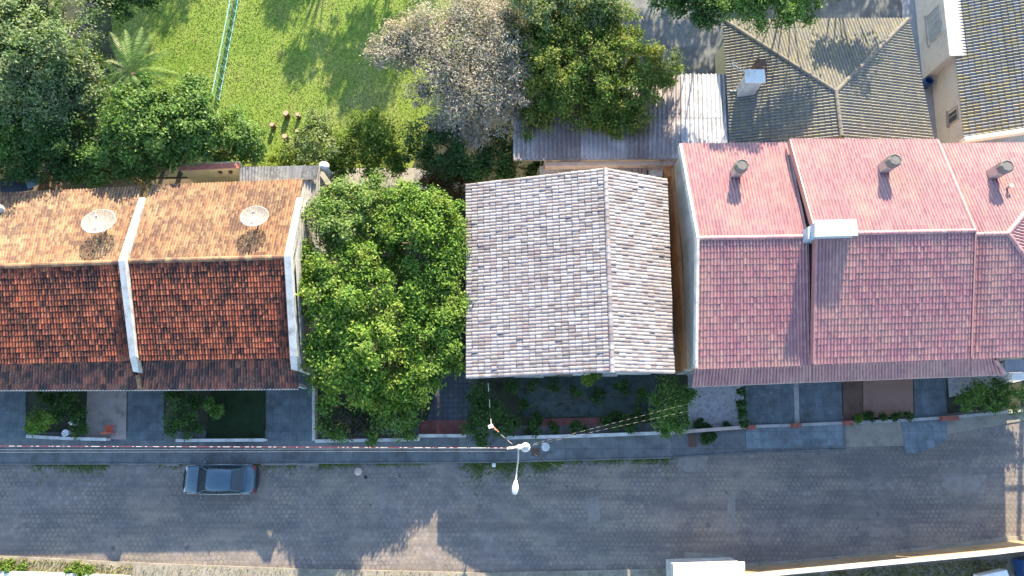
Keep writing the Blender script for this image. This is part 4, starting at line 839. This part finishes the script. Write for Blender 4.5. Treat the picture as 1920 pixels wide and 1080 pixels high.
# ------------------------------------------------------------------ plants
def leaves(centers, radii, size, per=9.0, k=34, squash=.72, sig=.30, up=.6, aspect=.5):
    out = []
    for c, r in zip(centers, radii):
        nc = max(4, int(r*r*per)); d = rng.normal(0, 1, (nc*3, 3)); d /= np.linalg.norm(d, axis=1)[:, None]; d = d[d[:, 2] > -.35][:nc]
        rad = r*rng.uniform(.55, 1.06, len(d)); cc = c+d*rad[:, None]*np.array([1, 1, squash])
        n_in = max(2, nc//4); ci = c+rng.normal(0, .3*r, (n_in, 3)); cc = np.vstack([cc, ci]); dd = np.vstack([d, rng.normal(0, .5, (n_in, 3))])
        ks = rng.integers(int(k*.5), int(k*1.5), len(cc)); cl = np.repeat(cc, ks, 0); dl = np.repeat(dd, ks, 0); sg = np.repeat(rng.uniform(.6, 1.25, len(cc)), ks)*min(sig, .24*r+.02)
        p = cl+rng.normal(0, 1, cl.shape)*sg[:, None]*np.array([1, 1, .65]); p[:, 2] = np.maximum(p[:, 2], .14)
        nn = dl*.6+np.array([.06, .32, up*.6])+rng.normal(0, .55, cl.shape); nn /= np.linalg.norm(nn, axis=1)[:, None]
        a = np.cross(nn, rng.normal(0, 1, cl.shape)); a /= np.linalg.norm(a, axis=1)[:, None]; b = np.cross(nn, a)
        L_ = (size*rng.uniform(.6, 1.35, len(p)))[:, None]
        fold = nn*L_*.12
        out.append(np.stack([p-a*L_*.5, p+b*L_*aspect*.5-fold, p+a*L_*.5, p-b*L_*aspect*.5-fold], 1))
    return np.concatenate(out)
def tree(label, lobes, mat, size=.24, base=None, lsz=.80, trunk=.16, cat='tree', name='tree', group=None, per=10, k=105, sig=.25, bark='trunk', z0=0.0, aspect=.5, px=True):
    C = [P(x, y, h) if px else np.array([x, y, h], float) for x, y, h, r in lobes]; R = [l[3]*1.08 for l in lobes]
    w = np.array(R)**2; m = (np.array(C)*w[:, None]).sum(0)/w.sum()
    b = np.array([m[0], m[1], z0]) if base is None else np.array([*(P(*base, 0)[:2] if px else base), z0])
    t = thing(name, b, label, cat, group)
    quads('crown', leaves(C, R, size*lsz, per, k, sig=sig, aspect=aspect), mat, t)
    fork = b+np.array([0, 0, max(.15, min(c[2] for c in C)*.45)]); mb = MB().tube([b-np.array([0, 0, .1]), lerp(b, fork, .5)+rng.normal(0, .04, 3)*np.array([1, 1, 0]), fork], [trunk*1.25, trunk, trunk*.85], 8)
    for c, r in zip(C, R):
        e = c+np.array([0, 0, r*.2]); mid_ = lerp(fork, e, .5)+np.array([0, 0, .12*np.linalg.norm(e-fork)])*.6+rng.normal(0, .1, 3)
        mb.tube([fork, mid_, e], [trunk*.6, trunk*.38, trunk*.12], 6)
        for q in range(3):
            dv = rng.normal(0, 1, 3); dv /= np.linalg.norm(dv); dv[2] = abs(dv[2])*.6; mb.tube([lerp(mid_, e, .5), e+dv*r*.75], [trunk*.2, trunk*.05], 4)
    mb.build('trunk', M[bark], t); return t
FG = 'trees of the forest edge'
# forest at the upper left
tree('big grey-green tree filling the top left corner', [(x, y, h*0.8, rr) for x, y, h, rr in [(15, 60, 8, 2.4), (75, 95, 8.5, 2.2), (30, 130, 8.2, 2.2), (60, 20, 7.5, 2.0), (-40, 110, 7.5, 2.4)]], L['greygreen'], .24, group=FG, per=11)
tree('dull green tree with brownish twigs left of the palm', [(x, y, h*0.68, rr) for x, y, h, rr in [(105, 165, 7.8, 2.0), (160, 150, 7.2, 1.7), (60, 200, 7.5, 2.0), (130, 215, 7, 1.8), (185, 190, 6.6, 1.5)]], L['greygreen'], .22, group=FG, per=11)
tree('dark green tree at the left edge below the corner tree', [(x, y, h*0.78, rr) for x, y, h, rr in [(0, 215, 6.0, 2.2), (20, 268, 4.8, 1.8), (70, 250, 5.4, 1.8), (-40, 285, 4.6, 1.8)]], L['mid'], .24, group=FG, per=11)
tree('deep green tree above the makeshift shelter', [(90, 296, 3.9, 1.4), (140, 285, 4.1, 1.4), (45, 302, 3.7, 1.2), (120, 260, 4.8, 1.5)], L['dark'], .22, group=FG, per=11)
tree('bright leafy tree just behind the left clay roof', [(195, 280, 4.4, 1.2), (190, 318, 3.4, .95), (225, 308, 3.6, 1.0), (160, 316, 3.2, .9), (258, 314, 3.4, .9), (285, 318, 3.2, .6)], L['mid'], .25, group=FG, per=11)
tree('broad mid-green tree in the middle of the forest edge', [(265, 200, 5.4, 1.5), (300, 235, 5.2, 1.5), (245, 250, 5.2, 1.5), (330, 200, 5.0, 1.2), (290, 270, 4.4, 1.2), (235, 215, 5.6, 1.3)], L['mid'], .26, group=FG, per=11)
tree('leafy green tree whose crown touches the lower end of the wire fence', [(360, 200, 4.8, 1.2), (385, 240, 4.5, 1.4), (350, 268, 4.0, 1.2), (415, 268, 3.8, 1.1), (318, 288, 3.4, .85), (370, 165, 4.6, .9)], L['mid'], .27, group=FG, per=11)
tree('rounded bush at the lawn corner near the log stools', [(450, 255, 3.2, 1.15), (480, 270, 2.9, .9), (455, 288, 2.6, .75), (430, 230, 3.2, .9), (400, 288, 2.8, .65)], L['mid'], .25, group=FG, name='bush', cat='bush')
tree('thin open tree with bare pale branches at the top left', [(x, y, h*0.8, rr) for x, y, h, rr in [(125, 20, 7.5, 1.3), (165, 45, 7, 1.1), (185, 10, 7.4, 1.2), (155, 75, 6.8, .9), (115, -15, 7.5, 1.3), (175, 65, 6.6, .6)]], L['greygreen'], .22, group=FG, per=5, k=26, bark='trunk_pale', base=(170, 90), trunk=.2)
tree('shaded tree crown at the top edge above the palm', [(225, -8, 4.6, 1.3), (275, -28, 4.6, 1.4), (200, -30, 5, 1.5), (320, -35, 4.4, 1.0)], L['dark'], .24, base=(245, -95), group=FG, per=11)
# palm
def palm():
    c = P(243, 132, 6.3); t = thing('palm_tree', (c[0], c[1], 0), 'small palm with feathery fronds at the shady lawn edge', 'palm tree')
    MB().tube([(c[0], c[1], -.1), (c[0]+.08, c[1], 3.0), (c[0], c[1], 6.0)], [.18, .13, .11], 8).build('trunk', M['trunk'], t)
    ends = [(233, 55, 4.9), (287, 62, 4.6), (335, 140, 4.2), (322, 160, 3.9), (205, 60, 4.8), (190, 118, 4.4), (275, 205, 4.0), (212, 195, 4.2), (318, 95, 4.4), (255, 215, 3.7), (265, 50, 4.6), (300, 180, 3.6), (185, 160, 3.8), (225, 75, 4.9)]
    for x, y, h in ends:
        e = P(x, y, h+1.1); s = np.array([c[0], c[1], 6.05]); mid_ = lerp(s, e, .5)+np.array([0, 0, .95]); n = 26; Q = []
        B = lambda u: (1-u)**2*s+2*u*(1-u)*mid_+u*u*e
        for i in range(3, n+1):
            u = i/n; p = B(u); d = B(min(1, u+.02))-B(u-.02); d /= np.linalg.norm(d); sd_ = np.cross(d, [0, 0, 1.0]); sd_ /= np.linalg.norm(sd_)
            ll = .56*math.sin(math.pi*min(1, .12+u*.86))**.7
            for g in (-1, 1):
                tip = p+(sd_*g*.75+d*.65)*ll*random.uniform(.85, 1.1)+np.array([0, 0, -.45*ll-.03]); m = lerp(p, tip, .4); Q.append([p, m+d*.04, tip, m-d*.04])
        quads('frond', np.array(Q), L['pale'] if (x, y) in ((190, 118), (205, 60)) else L['mid'], t)
palm()
# shrubs on the lawn side of the patio
tree('grey-green shrub on the lawn beside the log stools', [(590, 255, 2.2, 1.05), (570, 285, 2.0, .95), (615, 280, 2.0, .95), (600, 230, 2.0, .75)], L['pale'], .22, name='bush', cat='bush', trunk=.08)
tree('round yellow-green shrub on the lawn behind the patio', [(690, 230, 2.4, .95), (720, 255, 2.4, 1.0), (675, 265, 2.2, 1.0), (705, 285, 2.1, 1.0), (735, 285, 2.0, .8)], L['yellow'], .23, name='bush', cat='bush', trunk=.08)
tree('low leafy shrub spreading over the patio edge', [(535, 288, 1.5, .7), (630, 298, 1.6, .8), (560, 300, 1.4, .7), (660, 300, 1.7, .8), (700, 316, 1.6, .8), (645, 270, 1.8, .8), (745, 312, 1.6, .7), (520, 296, 1.2, .5), (640, 325, 1.3, .5)], L['yellow'], .22, name='bush', cat='bush', trunk=.06)
tree('dark green tree squeezed under the dry tree near the bungalow', [(800, 255, 3.2, 1.2), (845, 285, 3.0, 1.3), (790, 290, 2.8, 1.1), (880, 300, 2.8, 1.2), (925, 305, 2.5, 1.1), (960, 315, 2.3, .8), (975, 280, 2.3, .7), (940, 262, 2.6, .9), (1000, 320, 1.6, .5), (950, 330, 2.0, .5), (890, 325, 2.2, .7)], L['dark'], .22)
tree('low shrub with reddish and yellow leaves at the bungalow corner', [(830, 325, 2.2, .8), (855, 350, 2.0, .8), (805, 340, 1.8, .6), (870, 325, 2.2, .7)], L['red'], .2, name='bush', cat='bush', trunk=.06)
# dry pinkish tree and olive tree
tree('dry pinkish grey tree with thin twiggy crown beside the lawn', [(x, y, h*.68, rr) for x, y, h, rr in [(722, 98, 6.6, 1.0), (775, 85, 7, 1.2), (800, 50, 7.2, 1.3), (850, 85, 7.6, 1.6), (830, 135, 7.3, 1.4), (890, 45, 7.6, 1.6), (930, 95, 7.6, 1.4), (905, 160, 7, 1.4), (860, 195, 6.4, 1.3), (790, 180, 6.2, .8), (950, 30, 7, 1.3), (915, 215, 5.8, 1.2), (880, 10, 7.2, 1.4), (880, 250, 4.8, 1.0), (760, 115, 6.6, .8), (740, 70, 6.6, .9), (960, 130, 6.8, 1.2), (960, 190, 6.2, 1.0), (830, 215, 5.6, 1.0), (855, 150, 6.8, 1.3)]], L['dry'], .23, per=17, k=85, sig=.42, aspect=.30, bark='trunk_pale', trunk=.22)
tree('olive-green tree with yellowish tips overhanging the carport', [(x, y, h*.66, rr*1.1) for x, y, h, rr in [(1000, 130, 6.6, 1.2), (1240, 130, 6.2, 1.0), (1150, 225, 5.4, 1.0), (1100, 30, 7, 1.4), (1090, 215, 5.6, .9), (980, 60, 6.8, 1.1), (1010, 90, 7, 1.4), (1060, 60, 7.4, 1.5), (1050, 120, 7.6, 1.5), (1110, 90, 7.8, 1.6), (1150, 55, 7.2, 1.4), (1170, 115, 7.4, 1.5), (1210, 125, 6.8, 1.3), (1225, 155, 6.2, .9), (1180, 175, 6.4, 1.4), (1120, 150, 7.2, 1.4), (1130, 205, 6, 1.2), (1185, 222, 5.2, 1.0), (1070, 175, 6.6, 1.1), (1030, 195, 5.6, 1.0), (1000, 225, 5.0, .9), (1015, 160, 6.4, 1.0), (990, 245, 4.9, .6)]], L['olive'], .23, trunk=.24)
tree('green treetop at the top edge between the dry tree and the yard', [(1140, 20, 5.6, 1.3), (1020, 15, 6, 1.3), (1080, 5, 6, 1.3), (1120, -15, 6, 1.4), (1050, -25, 6.2, 1.4), (990, 0, 6.4, 1.2)], L['pale'], .23)
tree('left one of the two dense dark trees at the top edge above the ochre roof', [(x, y, h*1.3, rr) for x, y, h, rr in [(1260, -10, 5.4, 1.3), (1300, 5, 5.6, 1.4), (1335, 15, 5.4, 1.2), (1290, -40, 5.8, 1.6), (1345, -25, 5.8, 1.5)]], L['dark'], .24, base=(1310, -45), trunk=.1)
tree('right one of the two dense dark trees overhanging the ochre roof top', [(x, y, h*1.38, rr) for x, y, h, rr in [(1390, 5, 5.6, 1.4), (1440, 10, 5.8, 1.4), (1485, 15, 5.6, 1.2), (1515, 0, 5.4, 1.1), (1420, -35, 6, 1.6), (1480, -40, 6, 1.6), (1550, -30, 5.6, 1.0)]], L['mid'], .24, base=(1460, -45), trunk=.1)
# courtyard trees between the left houses and the bungalow
CG = 'courtyard trees between the roofs'
tree('pale-leaved courtyard tree nearest the white gable ridge', [(605, 395, 4.6, .9), (700, 410, 4.6, .9), (640, 370, 5.0, 1.1), (675, 385, 5.0, 1.1), (620, 410, 5.2, 1.2), (655, 430, 5.2, 1.2), (600, 445, 4.8, 1.0), (690, 350, 4.4, .8)], L['palegreen'], .24, group=CG)
tree('bright courtyard tree by the upper left corner of the grey roof', [(725, 455, 3.8, .9), (850, 400, 4.2, .8), (705, 470, 3.2, .7), (740, 490, 3.6, .8), (690, 440, 4.0, .8), (745, 370, 4.8, 1.0), (780, 385, 5.0, 1.2), (815, 405, 4.8, 1.2), (740, 415, 5.0, 1.1), (785, 430, 5.2, 1.2), (845, 430, 4.4, .9), (830, 460, 4.6, 1.1)], L['bright'], .25, group=CG)
tree('bright courtyard tree against the left gable wall', [(590, 530, 4.2, .8), (700, 570, 4.8, 1.0), (620, 590, 4.8, 1.0), (585, 490, 4.8, .9), (625, 500, 5.2, 1.2), (670, 490, 5.2, 1.1), (600, 545, 5.0, 1.1), (650, 550, 5.4, 1.2), (700, 530, 5.0, 1.0), (580, 580, 4.4, .7)], L['bright'], .25, group=CG)
tree('courtyard tree midway along the left eave of the grey roof', [(848, 600, 3.7, .8), (770, 510, 4.3, .8), (850, 560, 3.9, .8), (810, 505, 4.2, 1.2), (845, 530, 3.9, 1.0), (780, 560, 4.2, 1.2), (830, 580, 3.8, 1.1), (745, 600, 4.3, 1.2), (800, 620, 3.8, 1.0), (850, 490, 3.9, .8)], L['bright'], .25, group=CG)
tree('sunlit yellowish-green courtyard tree nearest the street', [(605, 640, 4.2, .9), (605, 680, 4.0, .8), (780, 650, 3.6, .9), (610, 725, 3.2, .8), (740, 755, 2.8, .8), (640, 620, 4.8, 1.1), (690, 640, 5.2, 1.3), (650, 680, 4.3, 1.2), (720, 685, 3.8, 1.3), (690, 720, 3.6, 1.1), (625, 700, 4.2, .9), (760, 720, 3.1, 1.0), (735, 640, 4.0, 1.0)], L['bright'], .26, group=CG)
tree('courtyard tree at the front left corner of the grey roof', [(838, 650, 3.5, .9), (800, 680, 3.5, 1.0), (843, 688, 3.1, .8), (800, 718, 3.1, .9), (770, 690, 3.5, .8), (830, 620, 3.7, .9), (770, 745, 2.6, .7)], L['bright'], .25, group=CG)
tree('dark shrub with purple flowers behind the courtyard front wall', [(650, 770, 1.5, .7), (690, 790, 1.3, .65), (620, 790, 1.3, .6), (665, 805, 1.0, .5)], L['violet'], .18, name='bush', cat='bush', trunk=.05)
tree('green shrub hanging over the courtyard front wall', [(610, 760, 1.8, .7), (720, 780, 1.6, .8), (750, 765, 2.0, .9), (740, 800, 1.1, .6), (640, 815, .9, .5), (700, 812, .8, .5), (605, 800, 1.2, .6), (770, 790, 1.3, .6), (765, 812, .8, .4), (680, 745, 2.0, .8)], L['mid'], .2, name='bush', cat='bush', trunk=.05)
# front gardens
GV = 'front garden plants'
tree('dark climbing vine mass at the slim service mast', [(900, 740, 1.6, .8), (915, 775, 1.8, .85), (895, 790, 1.6, .7), (940, 790, 1.6, .7), (900, 820, 1.2, .6), (960, 800, 1.1, .5)], L['dark'], .2, name='vine', cat='vine', trunk=.06, group=GV)
tree('dark low hedge along the inside of the bungalow front wall', [(1000, 802, .7, .4), (1040, 804, .6, .35), (1085, 800, .7, .4), (1140, 797, .7, .4), (1185, 793, .8, .45)], L['dark'], .17, name='hedge', cat='hedge', trunk=.03, group=GV)
tree('sprawling dark ground plants under the front eave of the grey roof', [(960, 725, .7, .4), (1000, 720, .6, .35), (1040, 725, .6, .35), (1080, 735, .6, .4), (1120, 745, .5, .35), (1170, 730, .6, .4), (1205, 745, .7, .45), (980, 760, .5, .35), (1200, 780, .6, .4), (1150, 780, .5, .35), (1010, 785, .5, .3)], L['dark'], .16, name='plant', cat='plant', trunk=.02, group=GV)
tree('big dark bush in the bungalow garden corner beside the gravel bed', [(1250, 735, 2.0, .8), (1262, 770, 2.2, .95), (1235, 775, 1.8, .8), (1275, 790, 1.6, .7), (1245, 795, 1.5, .6), (1285, 740, 1.9, .6)], L['mid'], .2, name='bush', cat='bush', trunk=.08, group=GV)
tree('small lime-green bush at the front eave of the grey roof', [(1105, 712, 1.9, .42), (1116, 708, 1.9, .3)], L['yellow'], .17, name='bush', cat='bush', trunk=.05, group=GV)
tree('round green bush beside the leftmost slate driveway', [(75, 785, 1.3, .6), (68, 800, 1.1, .5), (88, 780, 1.3, .45)], L['bright'], .18, name='bush', cat='bush', trunk=.05, group=GV)
tree('dark planting in the bed before the far left house', [(110, 755, 1.0, .6), (140, 750, 1.0, .6), (145, 775, .9, .5), (150, 805, .8, .45), (105, 770, .9, .5), (80, 750, 1, .5)], L['dark'], .18, name='bush', cat='bush', trunk=.04, group=GV)
tree('tall dark shrubbery beside the second slate driveway', [(330, 745, 1.6, .7), (335, 780, 1.5, .7), (330, 805, 1.2, .55), (360, 760, 1.4, .6), (365, 800, 1.0, .5)], L['dark'], .19, name='bush', cat='bush', trunk=.05, group=GV)
tree('broad-leaved green plant at the edge of the dark little lawn', [(398, 762, 1.0, .45), (410, 770, .8, .3)], L['mid'], .3, name='plant', cat='plant', trunk=.04, group=GV)
tree('ragged climbing plant between gravel bed and slate driveway', [(1392, 735, .9, .22), (1390, 755, 1.0, .28), (1393, 775, .8, .25), (1394, 793, .7, .2)], L['dark'], .17, name='vine', cat='vine', trunk=.03, group=GV)
tree('wide garden hedge at the right edge under the hipped roof', [(1810, 745, 1.2, .6), (1840, 740, 1.3, .7), (1870, 738, 1.3, .7), (1850, 760, 1.1, .6), (1900, 735, 1.3, .7), (1885, 757, 1.1, .6), (1920, 750, 1.2, .6), (1820, 757, 1.0, .5)], L['mid'], .2, name='hedge', cat='hedge', trunk=.05, group=GV)
tree('small tuft growing at the brick stub by the brown terrace', [(1608, 788, .4, .2), (1612, 782, .5, .15)], L['yellow'], .16, name='plant', cat='plant', trunk=.02, group=GV)
tree('row of small dark plants along the lower edge of the brown terrace', [(1630, 782, .4, .24), (1655, 780, .45, .26), (1680, 778, .4, .24), (1702, 779, .4, .22)], L['dark'], .15, name='plant', cat='plant', trunk=.02, group=GV)
tree('dark weed clump on the sidewalk below the gravel bed', [(1322, 821, .3, .3), (1335, 818, .3, .22)], L['dark'], .15, name='plant', cat='plant', trunk=.02, group=GV)
tree('small dark plants at the lower left of the gravel bed', [(1308, 792, .4, .25), (1325, 798, .35, .2), (1362, 798, .35, .18)], L['dark'], .15, name='plant', cat='plant', trunk=.02, group=GV)
tree('bright weed clump growing by the white edging at the bottom left', [(145, 1070, .4, .35), (165, 1072, .35, .25), (130, 1072, .35, .25)], L['yellow'], .17, name='plant', cat='plant', trunk=.02)
tree('green weeds at the bottom left corner', [(15, 1062, .35, .3), (40, 1064, .3, .22), (5, 1068, .35, .3)], L['yellow'], .17, name='plant', cat='plant', trunk=.02)
# trees beyond the top of the frame whose shadows fall on lawn, yard, alley and hipped roof
SG = 'tall trees beyond the lawn'
for x, y, s, lab in ((-23.0, 46, 1.1, 'tall shade tree beyond the lawn at the far left'), (-12.6, 47, .5, 'small shade tree beyond the lawn, left of the pair of small ones'), (-11.2, 42.5, .45, 'small shade tree beyond the lawn, right of the pair of small ones'), (-6.2, 43.5, 1.15, 'tall shade tree beyond the lawn, behind the dry tree'), (-26.5, 42, 1.1, 'tall shade tree beyond the forest corner'),
     (13.5, 43.5, 1.2, 'unseen tall tree added to shade the paved yard'), (18, 40, .9, 'tall shade tree beyond the ochre hipped roof'), (25.5, 46, 1.0, 'unseen tree added beyond the alley to shade the top right paving'), (31, 45, .9, 'unseen tree added behind the blue grey tiled corner house to shade the alley'), (21, 47, .9, 'unseen tree added behind the ochre hipped roof to shade the paved yard'), (21.8, 29.6, .72, 'small unseen tree added to shade the end slope of the ochre hipped roof')):  # those for yard, alley and hipped end slope are unseen, added for shade
    tree(lab, [(x+a*s*2.0, y+b*s*1.6, 7.0+c*s, 1.5*s) for a, b, c in ((-1, 0, 0), (1, .2, -.3), (0, 1, .6), (0, -1, .2), (.2, 0, 1.4), (-.6, .5, .9))], L['mid'], .34, group=SG, k=22, px=False, base=(x, 32.0) if y < 32 else None)

# ------------------------------------------------------------------ grass
def blades(pts, h, w, spread=.45):
    n = len(pts); a = rng.uniform(0, 2*math.pi, n); d = np.stack([np.cos(a), np.sin(a), np.zeros(n)], 1); lean = rng.normal(0, spread, (n, 3)); lean[:, 2] = 1; hh = (h*rng.uniform(.5, 1.4, n))[:, None]
    s = d*w*.5; tip = pts+lean*hh; return np.stack([pts-s, pts+s, tip+s*.3, tip-s*.3], 1)
def in_poly(x, y, pg):
    c = np.zeros(len(x), bool); j = len(pg)-1
    for i in range(len(pg)):
        xi, yi = pg[i][:2]; xj, yj = pg[j][:2]; c ^= ((yi > y) != (yj > y)) & (x < (xj-xi)*(y-yi)/(yj-yi+1e-12)+xi); j = i
    return c
def scatter(pxpts, z, n):
    pg = [P(x, y, z) for x, y in pxpts]; lo = np.min(pg, 0); hi = np.max(pg, 0); x = rng.uniform(lo[0], hi[0], n); y = rng.uniform(lo[1], hi[1], n); k = in_poly(x, y, pg)
    return np.stack([x[k], y[k], np.full(k.sum(), z)], 1)
g = scatter([(170, -25), (800, -25), (790, 300), (420, 320), (300, 300), (170, 200)], .05, 60000)
quads('grass', blades(g, .028, .07, .9), L['grass'], kind='stuff', label='short sunny lawn grass', cat='grass')
vs = []
kl = np.array([P(x, y, 0)[:2] for x, y in up])
for xa, xb, n, wid in ((60, 215, 900, .16), (300, 345, 120, .08), (490, 640, 700, .14), (640, 800, 350, .10), (870, 1050, 1900, .24), (1050, 1260, 900, .13), (880, 1000, 700, .32)):
    X0, X1 = P(xa, 866, 0)[0], P(xb, 866, 0)[0]; k = max(5, int((X1-X0)*2.2)); cx = rng.uniform(X0, X1, k); cw = rng.uniform(.1, .45, k); pick = rng.integers(0, k, n)
    x = cx[pick]+rng.normal(0, 1, n)*cw[pick]; y = np.interp(x, kl[:, 0], kl[:, 1])-.03-rng.exponential(1, n)*wid*rng.uniform(.4, 1.4, k)[pick]
    vs.append(blades(np.stack([x, y, np.full(n, .01)], 1), .08, .07, 1.2))
quads('verge_grass', np.concatenate(vs), L['verge'], kind='stuff', label='ragged weeds along the upper kerb', cat='grass')
ds = [blades(scatter([(-100, 1040), (20, 1046), (250, 1060), (250, 1090), (-100, 1090)], .12, 2500), .14, .05), blades(scatter([(1400, 1090), (1640, 1066), (1830, 1050), (1890, 1052), (1870, 1090)], .12, 3500), .16, .06), blades(scatter([(250, 1058), (900, 1076), (1260, 1070), (1260, 1090), (250, 1090)], .12, 1500), .1, .05)]
quads('dry_grass', np.concatenate(ds), L['straw'], kind='stuff', label='dry grass along the lower side of the street', cat='grass')
